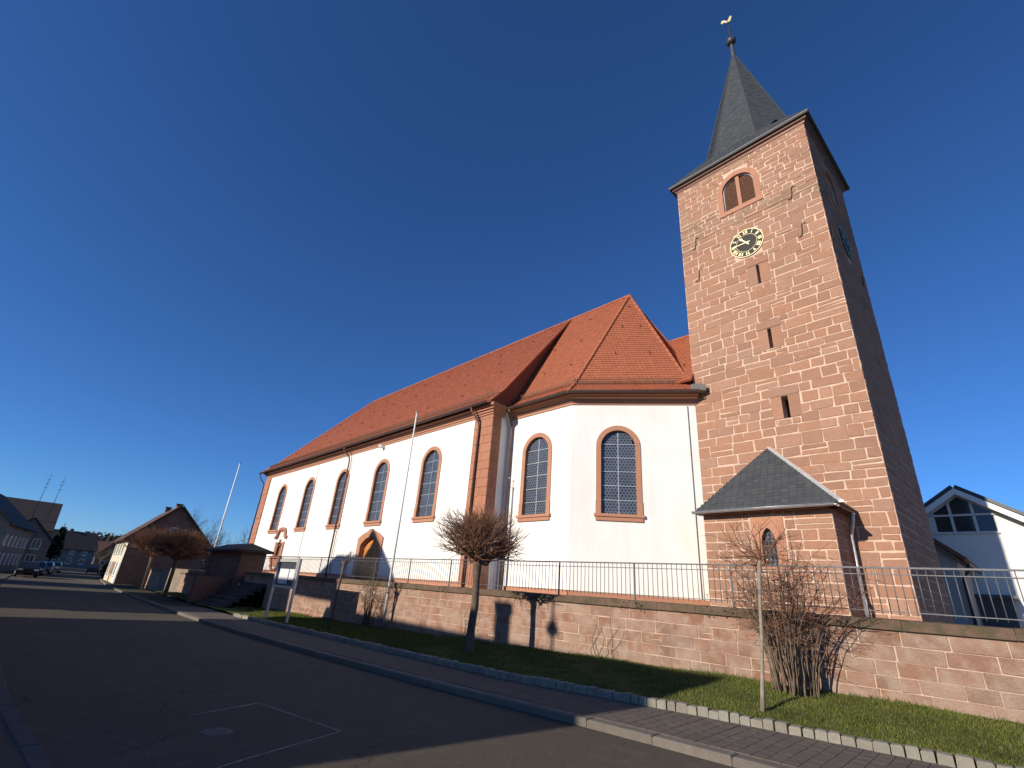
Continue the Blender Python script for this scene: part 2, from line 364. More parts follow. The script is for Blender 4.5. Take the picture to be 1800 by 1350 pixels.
# verge bank
def zg(x, y):
    t = max(0, min(1, (y - ye(x)) / max(.3, yw(x) - ye(x)))); return lerp(ze(x) - .01, zb(x) + .03, t * t * (3 - 2 * t) * .5 + t * .5) + .02 * sin(x * 2.1 + y * 3.3)
XG = frange(-46, 12, .5)
verge = grid_sheet('verge', XG, lambda x: [lerp(ye(x) + .03, yw(x) + .3, t / 6) for t in range(7)], lambda x, y: zg(x, y), 'turf', kind='structure')
gb = MB(); rnd = random.Random(11); n = 0
while n < 125000:
    x = 8 - 39 * rnd.random() ** 1.25; y = rnd.uniform(ye(x) + .05, yw(x) - .0)
    if x < -24.6 and y < 9: continue
    n += 1
    hh = rnd.uniform(.018, .055) * (1.5 if y > yw(x) - .15 and rnd.random() < .5 else 1) * (1 if x > -12 else 1.5)
    ww = rnd.uniform(.003, .008) * (1 if x > -8 else 1.8); a = rnd.uniform(0, 2 * pi)
    z = zg(x, y); l = hh * rnd.uniform(.2, 1.1); b = rnd.uniform(0, 2 * pi)
    gb.add([(x - cos(a) * ww, y - sin(a) * ww, z - .01), (x + cos(a) * ww, y + sin(a) * ww, z - .01), (x + cos(b) * l, y + sin(b) * l, z + hh)], [(0, 1, 2)])
gb.build('grass', 'grass', None, 'short green grass on the bank between the setts and the sandstone wall', 'grass', kind='stuff')
# terrace of the churchyard
mb = MB(); tx = frange(-52, 30, 2)
for x in tx:
    y0 = yw(x) + .25; mb.v += [(x, y0, 1.50), (x, 90, 1.50), (x, y0, -.6)]
for i in range(len(tx) - 1):
    a = 3 * i; mb.f += [(a, a + 3, a + 4, a + 1), (a + 2, a + 5, a + 3, a)]; mb.sm += [False, False]
mb.f += [(0, 1, 2)]; mb.sm.append(False)
mb.build('terrace', 'terrace_gravel', kind='structure')

# road details
mh = thing('manhole_cover', 'round cast iron manhole cover set in the dark road', 'manhole', (-6.93, 2.33, zr(-6.93)))
mb = MB(); z = zr(-6.93); mb.lathe([(.17, z - .05), (.17, z + .006), (.145, z + .008), (.145, z + .002)], -6.93, 2.33, 32, False); mb.build('cover_ring', 'granite_kerb', mh)
mb = MB(); mb.lathe([(.142, z - .05), (.142, z + .006), (.135, z + .008)], -6.93, 2.33, 32, False)
for i in range(-4, 5):
    for j in range(-4, 5):
        if hypot(i, j) < 4.2: mb.box(-6.93 + i * .029 - .009, -6.93 + i * .029 + .009, 2.33 + j * .029 - .009, 2.33 + j * .029 + .009, z + .006, z + .012)
mb.build('cover_plate', 'cast_iron', mh)
mb = MB(); PC = [(-7.6, 1.7), (-8.21, 3.22), (-6.33, 3.54), (-5.89, 2.44), (-5.7, 2.0)]
for (ax, ay), (bx, by) in zip(PC, PC[1:]):
    n = 14; L = hypot(bx - ax, by - ay); nx, ny = -(by - ay) / L, (bx - ax) / L; pr = None
    for i in range(n + 1):
        t = i / n; jx = rnd.uniform(-.008, .008); w_ = rnd.uniform(.004, .016)
        X, Y = lerp(ax, bx, t) + nx * jx, lerp(ay, by, t) + ny * jx
        cur = ((X + nx * w_, Y + ny * w_, zr(X) + .004), (X - nx * w_, Y - ny * w_, zr(X) + .004))
        if pr and not (by > 3.2 and ax < -7.5 and bx < -8 and i < 6): mb.quad(pr[1], cur[1], cur[0], pr[0])
        pr = cur
mb.build('road_joint', 'sealant', kind='structure')

# ------------------------------------------------------------------ masonry
def outline_stone(F, q, proud, bev, back=.03, jit=.0, rng=random):
    # q: 4 corners (u,z) ccw; returns MB with pillowed block
    c = [(u + rng.uniform(-jit, jit), z + rng.uniform(-jit, jit)) for u, z in q]
    cu = sum(p[0] for p in c) / 4; cz = sum(p[1] for p in c) / 4
    ring = []                          # eight-sided outline with clipped corners
    for i in range(4):
        p, a, b_ = c[i], c[i - 1], c[(i + 1) % 4]
        for o in (a, b_):
            L = hypot(o[0] - p[0], o[1] - p[1]); cl = min(.035, L * .18) * rng.uniform(.15, 1.0) * (.45 if bev < .012 else 1) / L
            ring.append((p[0] + (o[0] - p[0]) * cl, p[1] + (o[1] - p[1]) * cl))
    def sh(p, d):
        du, dz = cu - p[0], cz - p[1]; L = hypot(du, dz); s = min(.4, d / L); return (p[0] + du * s, p[1] + dz * s)
    tn = [rng.uniform(-.006, .006) for _ in range(8)]
    vs = [F(u, z, -back) for u, z in ring] + [F(u, z, proud * .35) for u, z in ring] + [F(*sh(p, bev), proud + t) for p, t in zip(ring, tn)]
    fs = [tuple(range(16, 24))]
    for i in range(8):
        j = (i + 1) % 8; fs += [(i, j, 8 + j, 8 + i), (8 + i, 8 + j, 16 + j, 16 + i)]
    return vs, fs
def masonry(u0, u1, z0, z1, hs, ls, holes, rng, gap=.018, zbot=None, quoin=None, split=.12):
    out = []; z = z1; ci = 0
    while z > z0 + .05:
        h = min(rng.uniform(*hs), z - z0)
        if z - h - z0 < hs[0] * .5: h = z - z0
        zt, zl = z, z - h; u = u0; first = True
        while u < u1 - .02:
            L = rng.uniform(*ls) * (1.2 if h > (hs[0] + hs[1]) / 2 else .9)
            if quoin and (first or u1 - u < quoin * 1.6): L = quoin * (1.25 if (ci % 2) else .75)
            if u1 - (u + L) < ls[0] * .6: L = u1 - u
            segs = [(u, u + L, zl, zt)]
            for hq in holes:
                if callable(hq):
                    hq = hq(zl, zt)
                    if hq is None: continue
                a, b_, c, d = hq
                if d <= zl or c >= zt: continue
                ns = []
                for s0, s1, p0, p1 in segs:
                    if b_ <= s0 or a >= s1 or d <= p0 or c >= p1: ns.append((s0, s1, p0, p1)); continue
                    if a - s0 > .06: ns.append((s0, a, p0, p1))
                    if s1 - b_ > .06: ns.append((b_, s1, p0, p1))
                    m0, m1 = max(a, s0), min(b_, s1)
                    if p1 - d > .05: ns.append((m0, m1, d, p1))
                    if c - p0 > .05: ns.append((m0, m1, p0, c))
                segs = ns
            for s0, s1, p0, p1 in segs:
                pieces = [(p0, p1)]
                if rng.random() < split and p1 - p0 > hs[0] * 1.1 and not first: mz = lerp(p0, p1, rng.uniform(.4, .6)); pieces = [(p0, mz), (mz, p1)]
                for pa, pb in pieces:
                    b0, b1 = pa, pa
                    if zbot: b0 = max(pa, zbot(s0) - .1); b1 = max(pa, zbot(s1) - .1)
                    if pb - max(b0, b1) < .05 or s1 - s0 < .05: continue
                    g = min(gap * rng.uniform(.6, 1.3), (pb - max(b0, b1)) * .4)
                    out.append([(s0 + g / 2, b0 + g / 2), (s1 - g / 2, b1 + g / 2), (s1 - g / 2, pb - g / 2), (s0 + g / 2, pb - g / 2)])
            u += L; first = False
        z = zl; ci += 1
    return out
CP = Vector((0, 0, 1.6)); CI = CR.transposed()
def pix_area(P, wd, ht, nrm=None):
    c = CI @ (P - CP)
    if c.z > -.5 or abs(c.x / c.z) > 1.08 or abs(c.y / c.z) > .82: return 0
    a = wd * ht / c.z ** 2
    if nrm is not None: a *= max(0.0, nrm.dot((CP - P).normalized()))
    return a
def lay(F, quads, mat, parent, proud, bev, rng, keep=300, jit=.008, name='stone'):
    items = []
    for q in quads:
        u = sum(p[0] for p in q) / 4; z = sum(p[1] for p in q) / 4; nr = (F(u, z, 1) - F(u, z, 0))
        items.append((pix_area(F(u, z), q[1][0] - q[0][0], q[2][1] - q[1][1], nr), q))
    items.sort(key=lambda t: -t[0]); rest = MB()
    for i, (a, q) in enumerate(items):
        vs, fs = outline_stone(F, q, proud * rng.uniform(.6, 1.3), bev, jit=jit, rng=rng)
        if i < keep and a > 0: MB().add(vs, fs).build(name, mat, parent)
        else: rest.add(vs, fs)
    if rest.v: rest.build(name, mat, parent, kind='stuff')

# ------------------------------------------------------------------ arched openings
class Arch:
    # opening shape in (u,z): kinds round / seg / pointed
    def __init__(s, uc, w, z0, zs, zt, kind='round'):
        s.uc, s.w, s.z0, s.zs, s.zt, s.kind = uc, w, z0, zs, zt, kind
    def top(s, u, g=0.0):
        h = s.w / 2 + g; t = min(1, abs(u - s.uc) / h); R = s.zt - s.zs + g
        if s.kind == 'pointed': return s.zs + R * (1 - t ** 1.6) ** .62
        return s.zs + R * sqrt(max(0, 1 - t * t)) if s.kind == 'round' else s.zs + R * (1 - t * t)
    def outline(s, g=0.0, n=18, zbase=None):
        z0 = s.z0 if zbase is None else zbase; h = s.w / 2 + g; P = [(s.uc - h, z0)]
        for i in range(n + 1):
            an = pi * (1 - i / n); u = s.uc + h * cos(an)
            P.append((u, s.top(u, g) if 0 < i < n else s.zs))
        P.append((s.uc + h, z0)); return P
def wall_with(F, u0, u1, z0, z1, arches, n=0.0):
    mb = MB(); us = u0
    for A_ in sorted(arches, key=lambda a: a.uc):
        a, b_ = A_.uc - A_.w / 2, A_.uc + A_.w / 2
        mb.quad(F(us, z0, n), F(a, z0, n), F(a, z1, n), F(us, z1, n))
        if A_.z0 > z0: mb.quad(F(a, z0, n), F(b_, z0, n), F(b_, A_.z0, n), F(a, A_.z0, n))
        N = 16
        for i in range(N):
            p, q = A_.uc - A_.w / 2 * cos(pi * i / N), A_.uc - A_.w / 2 * cos(pi * (i + 1) / N)
            mb.quad(F(p, A_.top(p), n), F(q, A_.top(q), n), F(q, z1, n), F(p, z1, n))
        us = b_
    mb.quad(F(us, z0, n), F(u1, z0, n), F(u1, z1, n), F(us, z1, n)); return mb
def surround(F, A_, g, proud, depth, zbase=None):
    mb = MB(); I = A_.outline(0, zbase=zbase); O = A_.outline(g, zbase=zbase)
    for i in range(len(I) - 1):
        a, b_, c, d = I[i], I[i + 1], O[i + 1], O[i]
        mb.quad(F(*a, proud), F(*b_, proud), F(*c, proud), F(*d, proud))
        mb.quad(F(*a, -depth), F(*b_, -depth), F(*b_, proud), F(*a, proud))
        mb.quad(F(*d, proud), F(*c, proud), F(*c, -.01), F(*d, -.01))
    for p, q in ((I[0], O[0]), (I[-1], O[-1])):
        mb.quad(F(*p, proud), F(*q, proud), F(*q, -.01), F(*p, -.01))
    return mb
def glazing(F, A_, cols, rows, n, parent, mat='leaded_glass', bar='zinc', bw=.022):
    us = [lerp(A_.uc - A_.w / 2, A_.uc + A_.w / 2, i / cols) for i in range(cols + 1)]
    zs = [lerp(A_.z0, A_.zt, i / rows) for i in range(rows + 1)]
    for i in range(cols):
        for j in range(rows):
            N = 6; pts_b = []; pts_t = []
            for q in range(N + 1):
                u = lerp(us[i], us[i + 1], q / N); zt = min(zs[j + 1], A_.top(u))
                if zt > zs[j] - 1e-6: pts_b.append((u, zs[j])); pts_t.append((u, max(zt, zs[j])))
            if len(pts_b) < 2: continue
            mb = MB(); mb.a = []
            tl = rnd.uniform(-.006, .006); tl2 = rnd.uniform(-.008, .008)
            for (u, a), (_, c) in zip(pts_b, pts_t):
                k1 = (u - us[i]) * tl * 3 + tl2 * .5
                mb.v += [tuple(F(u, a, n + k1)), tuple(F(u, c, n + k1 + (c - a) * tl2))]; mb.a += [(u, a, 0), (u, c, 0)]
            for q in range(len(pts_b) - 1): mb.f.append((2 * q, 2 * q + 2, 2 * q + 3, 2 * q + 1)); mb.sm.append(False)
            mb.build('pane', mat, parent)
    mb = MB()
    for u in us[1:-1]: mb.fbox(F, u - bw, u + bw, A_.z0, A_.top(u), n - .01, n + .025)
    for z in zs[1:-1]:
        u = A_.uc - A_.w / 2
        hw = A_.w / 2
        if z > A_.zs: # chord of arch
            lo_, hi = 0, hw
            for _ in range(25):
                m_ = (lo_ + hi) / 2
                if A_.top(A_.uc + m_) > z: lo_ = m_
                else: hi = m_
            hw = lo_
        mb.fbox(F, A_.uc - hw, A_.uc + hw, z - bw * .8, z + bw * .8, n - .008, n + .02)
    if mb.v: mb.build('glazing_bar', bar, parent)
def church_window(F, uc, parent, w=1.46, z0=4.98, zs=7.90, zt=8.63):
    A_ = Arch(uc, w, z0, zs, zt)
    wi = surround(F, A_, .21, .04, .17).build('window', 'sandstone_trim', parent)
    mb = MB(); mb.fbox(F, uc - w / 2 - .29, uc + w / 2 + .29, z0 - .10, z0 + .015, -.02, .12)
    mb.fbox(F, uc - w / 2 - .23, uc + w / 2 + .23, z0 - .26, z0 - .10, -.02, .07)
    mb.quad(F(uc - w / 2, z0, -.17), F(uc + w / 2, z0, -.17), F(uc + w / 2, z0 + .018, .0), F(uc - w / 2, z0 + .018, .0)); mb.build('sill', 'sandstone_trim', wi)
    for s in (-1, 1):
        mb = MB(); mb.fbox(F, uc + s * (w / 2 + .115) - .112, uc + s * (w / 2 + .115) + .112, z0 + .02, z0 + .55, .03, .052); mb.build('jamb_base', 'sandstone_trim', wi)
    glazing(F, A_, 2, 6, -.13, wi); return A_

# ------------------------------------------------------------------ roof tiles
def tile_face(mb, poly, w_, e_, rng, th=.022, lift=.012):
    # poly: list of Vectors, first edge is the eave (left to right seen from outside); tiles laid in staggered rows
    P = [Vector(p) for p in poly]; O = P[0]; u = (P[1] - P[0]).normalized()
    nrm = (P[1] - P[0]).cross(P[2] - P[0]).normalized(); s = nrm.cross(u)
    q = [((p - O).dot(u), (p - O).dot(s)) for p in P]; smax = max(b for a, b in q); row = 0; sv = 0.0
    while sv < smax - .01:
        mid = min(sv + e_ * .5, smax - .005); xs = []
        for (a, b), (c, d) in zip(q, q[1:] + q[:1]):
            if (b - mid) * (d - mid) < 0: xs.append(a + (c - a) * (mid - b) / (d - b))
        if len(xs) >= 2:
            ua, ub = min(xs), max(xs); x = ua - (w_ / 2 if row % 2 else 0)
            while x < ub:
                a, b = max(x, ua), min(x + w_, ub)
                if b - a > .02:
                    g = .004; l0 = lift + rng.uniform(-.004, .006); s1 = min(sv + e_ * 1.12, smax + .02)
                    def T(uu, ss, n): return O + u * uu + s * ss + nrm * n
                    m_ = (a + b) / 2; dr = e_ * .22
                    v = [T(a + g, sv + dr * .5, l0 + th), T(m_, sv - dr * .3, l0 + th), T(b - g, sv + dr * .5, l0 + th), T(b - g, s1, .006), T(a + g, s1, .006), T(a + g, sv + dr * .5, 0), T(m_, sv - dr * .3, 0), T(b - g, sv + dr * .5, 0)]
                    mb.add(v, [(0, 1, 2, 3, 4), (5, 6, 1, 0), (6, 7, 2, 1), (0, 4, 5), (2, 7, 3)])
                x += w_
        sv += e_; row += 1

# ================================================================== CHURCH (nave and choir)
ch = thing('church', 'white plastered church with sandstone trim and steep orange tiled roof', 'church', (-30, 15, 1.5))
NX0, NX1, NY, RY, RZ = -48.6, -17.24, 15.0, 20.5, 17.72
Fn = frame((0, NY, 0), 0.0)            # nave front: u = X
NW = [-43.75, -38.2, -32.7, -27.45, -22.15]
door = Arch(-27.3, 2.0, 1.5, 3.62, 4.08, 'seg')
wins = [Arch(u, 1.46, 4.98, 7.90, 8.63) for u in NW]
mb = MB()
lowcut = wall_with(Fn, NX0, NX1, 1.4, 4.6, [door]); hi = wall_with(Fn, NX0, NX1, 4.6, 10.2, wins)
mb.add(lowcut.v, lowcut.f); mb.add(hi.v, hi.f)
Fe = frame((NX1, NY, 0), pi / 2)       # nave east return
mb.quad(Fe(0, 1.4), Fe(11, 1.4), Fe(11, 10.2), Fe(0, 10.2))
mb.quad((NX0, 26, 1.4), (NX0, 15, 1.4), (NX0, 15, 10.2), (NX0, 26, 10.2)); mb.quad((NX1, 26, 1.4), (NX0, 26, 1.4), (NX0, 26, 10.2), (NX1, 26, 10.2))
mb.build('nave_wall', 'plaster', ch)
mb = MB(); mb.box(NX0 + .4, NX1 - .4, 15.5, 15.6, 1.4, 10); mb.build('nave_interior', 'dark_void', ch)
for u in NW: church_window(Fn, u, ch)
# choir polygon
K0, K1 = Vector((NX1, 16.2, 0)), Vector((-13.24, 16.2, 0)); A35 = radians(35); K2 = K1 + Vector((cos(A35), sin(A35), 0)) * 5.36
Fc1 = frame(K0, 0.0); Fc2 = frame(K1, A35); c1u = 1.93; c2u = 2.02
a1 = Arch(c1u, 1.46, 4.90, 7.82, 8.55); a2 = Arch(c2u, 1.46, 4.90, 7.82, 8.55)
mb = wall_with(Fc1, 0, 4.0, 1.4, 10.1, [a1]); m2 = wall_with(Fc2, 0, 5.36, 1.4, 10.1, [a2]); mb.add(m2.v, m2.f)
K3 = Vector((K2.x, 21.8, 0)); K4 = Vector((-13.24, 24.8, 0)); K5 = Vector((NX1, 24.8, 0))
for a, b_ in ((K2, K3), (K3, K4), (K4, K5)): mb.quad(a + Vector((0, 0, 1.4)), b_ + Vector((0, 0, 1.4)), b_ + Vector((0, 0, 10.1)), a + Vector((0, 0, 10.1)))
mb.build('choir_wall', 'plaster', ch)
mb = MB(); mb.poly([(-17, 16.6, 5), (-13.5, 16.6, 5), (-9.3, 19.6, 5), (-9.3, 24, 5), (-17, 24, 5)]); mb.fbox(Fc1, .3, 3.8, 1.5, 9.9, -.5, -.45); mb.fbox(Fc2, .3, 5.1, 1.5, 9.9, -.5, -.45); mb.build('choir_interior', 'dark_void', ch)
church_window(Fc1, c1u, ch, 1.46, 4.90, 7.82, 8.55); church_window(Fc2, c2u, ch, 1.46, 4.90, 7.82, 8.55)
# plinth, cornices
mb = MB(); mb.fbox(Fn, NX0 - .04, -28.72, 1.4, 1.93, -.05, .06); mb.fbox(Fn, -25.88, NX1 - 1.4, 1.4, 1.93, -.05, .06)
mb.fbox(Fc1, .02, 4.0, 1.4, 1.9, -.05, .055); mb.fbox(Fc2, .0, 5.33, 1.4, 1.9, -.05, .055); mb.build('plinth', 'sandstone_trim', ch)
def miter(pts, off):                   # offset open polyline outward (right of travel)
    out = []
    for i, p in enumerate(pts):
        ds = []
        if i: ds.append((pts[i] - pts[i - 1]).normalized())
        if i < len(pts) - 1: ds.append((pts[i + 1] - pts[i]).normalized())
        ns = [Vector((d.y, -d.x, 0)) for d in ds]; n_ = sum(ns, Vector((0, 0, 0))).normalized()
        out.append(p + n_ * (off / n_.dot(ns[0])))
    return out
def sweep(mb, pts, prof):              # profile list of (off,z) swept along the polyline
    rings = [[Vector((p.x, p.y, z)) for p in miter(pts, o)] for o, z in prof]; n = len(pts)
    for a, b_ in zip(rings, rings[1:]):
        for i in range(n - 1): mb.quad(a[i], a[i + 1], b_[i + 1], b_[i])
    for e in (0, n - 1): mb.poly([r[e] for r in (rings if e == 0 else rings[::-1])])
    return mb
PROF = [(-.05, 9.76), (.05, 9.76), (.05, 9.86), (.10, 9.88), (.10, 9.97), (.20, 10.04), (.20, 10.10), (.32, 10.16), (.32, 10.24), (-.05, 10.24)]
Vn0, Vn1 = Vector((NX0, NY, 0)), Vector((NX1 - 1.35, NY, 0))
nl = [Vector((NX0, 26, 0)), Vector((NX0, NY, 0)), Vn1]
sweep(MB(), nl, PROF).build('cornice', 'sandstone_trim', ch)
sweep(MB(), [K0 + Vector((.02, 0, 0)), K1, K2 + Vector((cos(A35), sin(A35), 0)) * .12], PROF).build('cornice', 'sandstone_trim', ch)
# corner pier with courses
Fp = frame((NX1 - 1.35, NY, 0), 0.0); Fps = frame((NX1 + .04, NY - .12, 0), pi / 2)
mb = MB(); mb.box(NX1 - 1.33, NX1 + .02, NY - .10, NY + .5, 1.4, 10.1); mb.build('pier_core', 'mortar', ch)
rng = random.Random(3); z = 1.4; i = 0
pierq = []; piers = []
while z < 9.7:
    h = min(.43, 9.75 - z); cut = .62 if i % 2 else .82
    for a, b_ in ((0, cut), (cut, 1.39)): pierq.append([(a + .004, z + .005), (b_ - .004, z + .005), (b_ - .004, z + h - .005), (a + .004, z + h - .005)])
    sc = .30 if i % 2 else 9
    for a, b_ in (((0, sc), (sc, .60)) if sc < 1 else ((0, .60),)): piers.append([(a + .005, z + .006), (b_ - .005, z + .006), (b_ - .005, z + h - .006), (a + .005, z + h - .006)])
    z += h; i += 1
lay(frame((NX1 - 1.35, NY - .11, 0), 0.0), pierq, 'sandstone_quoin', ch, .012, .01, rng, 300, .001, 'pier_stone')
lay(Fps, piers, 'sandstone_quoin', ch, .012, .012, rng, 300, .002, 'pier_stone')
mb = MB()
for o, za, zb_ in ((.05, 9.75, 9.86), (.11, 9.86, 9.98), (.2, 9.98, 10.1), (.3, 10.1, 10.25)):
    mb.box(NX1 - 1.35 - o * .3, NX1 + .04 + o, NY - .12 - o, NY + .62, za, zb_)
mb.build('pier_capital', 'sandstone_quoin', ch)
# far corner pilaster
q = []; z = 1.4; i = 0
while z < 9.7:
    h = min(.43, 9.75 - z); cut = .62 if i % 2 else .9; q.append([(0, z + .004), (1.15, z + .004), (1.15, z + h - .004), (0, z + h - .004)]); z += h; i += 1
lay(frame((NX0 - .05, NY - .03, 0), 0.0), q, 'sandstone_quoin', ch, .06, .01, rng, 300, .001, 'pier_stone')
# roofs
RI = random.Random(9)
EN = [Vector((NX0 - .5, NY - .52, 10.30)), Vector((NX1 + .22, NY - .52, 10.30))]      # eave
BN = [Vector((NX0 + .35, NY + .30, 11.08)), Vector((NX1 + .22, NY + .30, 11.08))]     # sprocket break
RN = [Vector((-41.5, RY, RZ)), Vector((NX1 + .22, RY, RZ))]
mb = MB(); top = MB()
def slab(polys, mb_):                  # thin closed deck under the tiles
    for p in polys:
        n_ = (Vector(p[1]) - Vector(p[0])).cross(Vector(p[2]) - Vector(p[0])).normalized(); mb_.prism([Vector(v) - n_ * .07 for v in p], n_ * .07)
navef = [[EN[0], EN[1], BN[1], BN[0]], [BN[0], BN[1], RN[1], RN[0]]]
EB0 = Vector((NX0 - .5, 26.52, 10.30)); BB0 = Vector((NX0 + .35, 25.7, 11.08)); EB1 = Vector((NX1 + .22, 26.52, 10.3)); BB1 = Vector((NX1 + .22, 25.7, 11.08))
hipf = [[EB0, EN[0], BN[0], BB0], [BB0, BN[0], RN[0]]]
backf = [[EB1, EB0, BB0, BB1], [BB1, BB0, RN[0], RN[1]]]
slab(navef + hipf + backf, mb)
nr = mb.build('nave_roof', 'tile_old', ch)
for p in navef + hipf: tile_face(top, p, .20, .165, RI)
top.build('roof_tile', 'tile_old', nr, kind='stuff')
mb = MB()                              # verge wall closing the step between the nave and choir roofs
mb.poly([(NX1 + .05, NY - .45, 10.26), (NX1 + .05, 26.4, 10.26), (NX1 + .05, 25.7, 10.98), (NX1 + .05, RY, RZ - .1), (NX1 + .05, NY + .3, 10.98)]); mb.build('verge_wall', 'copper_brown', ch)
mb = MB(); mb.tube([EN[1] + Vector((0, 0, .03)), BN[1] + Vector((0, 0, .04)), RN[1] + Vector((0, 0, .05))], .06, 6); mb.build('verge_tiles', 'tile_old', nr)
# choir roof
AP = Vector((-12.75, RY, RZ)); pts = [K0, K1, K2, K3]
E_ = miter(pts, .50); B_ = miter(pts, -.22)
for p in E_: p.z = 10.24
for p in B_: p.z = 10.86
E_[0].x = B_[0].x = NX1; RW = Vector((NX1, RY, RZ))
cf = [[E_[0], E_[1], B_[1], B_[0]], [B_[0], B_[1], AP, RW], [E_[1], E_[2], B_[2], B_[1]], [B_[1], B_[2], AP], [E_[2], E_[3], B_[3], B_[2]], [B_[2], B_[3], AP]]
KB = [Vector((K3.x, 22, 10.86)), Vector((-13.2, 25.2, 10.86)), Vector((NX1, 25.2, 10.86))]
mb = MB(); slab(cf + [[KB[0], KB[1], AP], [KB[1], KB[2], RW, AP]], mb); cr = mb.build('choir_roof', 'tile_new', ch)
top = MB()
for p in cf: tile_face(top, p, .20, .165, RI)
top.build('roof_tile', 'tile_new', cr, kind='stuff')
def ridge(a, b_, mat, parent, r=.085):
    a, b_ = Vector(a), Vector(b_); n = max(1, int((b_ - a).length / .36)); mb = MB()
    for i in range(n):
        p, q_ = a.lerp(b_, i / n), a.lerp(b_, (i + 1.12) / n); mb.tube([p, q_], [r, r * .86], 8)
    return mb.build('ridge_tile', mat, parent, kind='stuff')
up = Vector((0, 0, .05))
ridge(B_[1] + up, AP + up, 'tile_new', cr); ridge(B_[2] + up, AP + up, 'tile_new', cr); ridge(RW + up, AP + up, 'tile_new', cr); ridge(E_[1] + up * .6, B_[1] + up, 'tile_new', cr)
ridge(RN[0] + up, RN[1] + up, 'tile_old', nr); ridge(BN[0] + up, RN[0] + up, 'tile_old', nr); ridge(EN[0] + up * .6, BN[0] + up, 'tile_old', nr)
# connecting roof towards the tower
mb = MB(); cq = [[Vector((-12.4, 19.0, 10.9)), Vector((-8.8, 19.0, 10.9)), Vector((-8.8, 22.2, 14.95)), Vector((-12.4, 22.2, 14.95))]]; slab(cq, mb)
co = mb.build('connecting_roof', 'tile_new', ch); top = MB(); tile_face(top, cq[0], .20, .165, RI); top.build('roof_tile', 'tile_new', co, kind='stuff')
ridge((-12.4, 22.2, 15.0), (-8.8, 22.2, 15.0), 'tile_new', co)
# snow guards and hooks
def snow_guard(a, b_, n_, parent):
    a, b_ = Vector(a), Vector(b_); L = (b_ - a).length; mb = MB(); N = int(L / .09)
    for h in (.04, .26): mb.tube([a + Vector((0, 0, h)), b_ + Vector((0, 0, h))], .016, 4, smooth=False)
    for i in range(N + 1): p = a.lerp(b_, i / N); mb.tube([p + Vector((0, 0, .03)), p + Vector((0, 0, .27))], .013, 3, smooth=False)
    for i in range(int(L / .9) + 1): p = a.lerp(b_, min(1, i * .9 / L)); mb.tube([p + Vector((0, 0, .16)), p - n_ * .22 + Vector((0, 0, .12)), p + Vector((0, 0, -.02))], .014, 4, smooth=False)
    return mb.build('snow_guard', 'timber', parent)
def lift(p, n_=.05): return p + Vector((0, 0, n_))
oN = Vector((0, -1, 0)); o2 = Vector((sin(A35), -cos(A35), 0))
snow_guard(lift(EN[0].lerp(BN[0], .45) + Vector((.3, 0, 0))), lift(EN[1].lerp(BN[1], .45)), oN, nr)
snow_guard(lift(E_[0].lerp(B_[0], .95) + Vector((.35, 0, 0))), lift(E_[1].lerp(B_[1], .95)), oN, cr)
snow_guard(lift(E_[1].lerp(B_[1], .95)), lift(E_[2].lerp(B_[2], .95)), o2, cr)
def hooks(poly, rows, parent):
    P = [Vector(p) for p in poly]; mb = MB(); n_ = (P[1] - P[0]).cross(P[2] - P[0]).normalized(); s = n_.cross((P[1] - P[0]).normalized()); u = (P[1] - P[0]).normalized()
    for a, b_ in rows:
        lo_ = P[0].lerp(P[1], a); hi_ = (P[3] if len(P) > 3 else P[2]).lerp(P[2], a); p = lo_.lerp(hi_, b_) + n_ * .04
        mb.tube([p + s * .16, p - s * .02, p - s * .05 + n_ * .09, p + s * .02 + n_ * .11], .016, 4, smooth=False)
    mb.build('roof_hook', 'iron', parent, kind='stuff')
hooks(navef[1], [(f, r) for r, o_ in ((.14, 0), (.36, .06), (.58, 0), (.8, .06)) for f in [o_ + .05 + .115 * i for i in range(8)]], nr)
hooks(cf[1], [(.25, .25), (.7, .25), (.15, .55), (.6, .55), (.5, .85)], cr); hooks(cf[3], [(.3, .3), (.75, .3), (.3, .6), (.75, .6), (.45, .85)], cr); hooks(cq[0], [(.45, .45), (.75, .7), (.8, .3)], co)
# gutters and downpipes
def gutter(pts, r, mat, parent, name='gutter'):
    mb = MB(); n = 7
    for i in range(len(pts) - 1):
        a, b_ = Vector(pts[i]), Vector(pts[i + 1]); d = (b_ - a).normalized(); o = Vector((d.y, -d.x, 0)); pr = None
        for k_ in range(n + 1):
            an = pi * k_ / n; off = o * (r * cos(an)) + Vector((0, 0, -r * sin(an)))
            if pr is not None: mb.quad(a + pr, b_ + pr, b_ + off, a + off)
            pr = off
        mb.tube([a + o * r, b_ + o * r], .016, 5)
    return mb.build(name, mat, parent)
gutter([EN[0] + Vector((-.05, -.1, -.03)), EN[1] + Vector((-.1, -.1, -.03))], .10, 'gutter_brown', ch)
ge = miter(pts[:3], .60); gutter([Vector((ge[0].x + .15, ge[0].y, 10.2)), Vector((ge[1].x, ge[1].y, 10.2)), Vector((ge[2].x, ge[2].y, 10.2)) + Vector((cos(A35), sin(A35), 0)) * .1], .10, 'gutter_brown', ch)
mb = MB(); mb.fbox(Fc2, 5.15, 5.75, 10.22, 10.5, -.1, .62); mb.fbox(Fc2, 5.3, 5.6, 10.5, 10.58, 0, .5); mb.build('lead_flashing', 'lead', ch)
def pipe(pts, r, parent, mat, name='downpipe'):
    mb = MB(); mb.tube(pts, r, 10)
    for p, q_ in zip(pts, pts[1:]):
        p, q_ = Vector(p), Vector(q_); L = (q_ - p).length
        if L > 2:
            for i in range(int(L / 1.9)): c = p.lerp(q_, (i + .5) * 1.9 / L); d = (q_ - p).normalized() * .03; mb.tube([c - d, c + d], r * 1.25, 10)
    return mb.build(name, mat, parent)
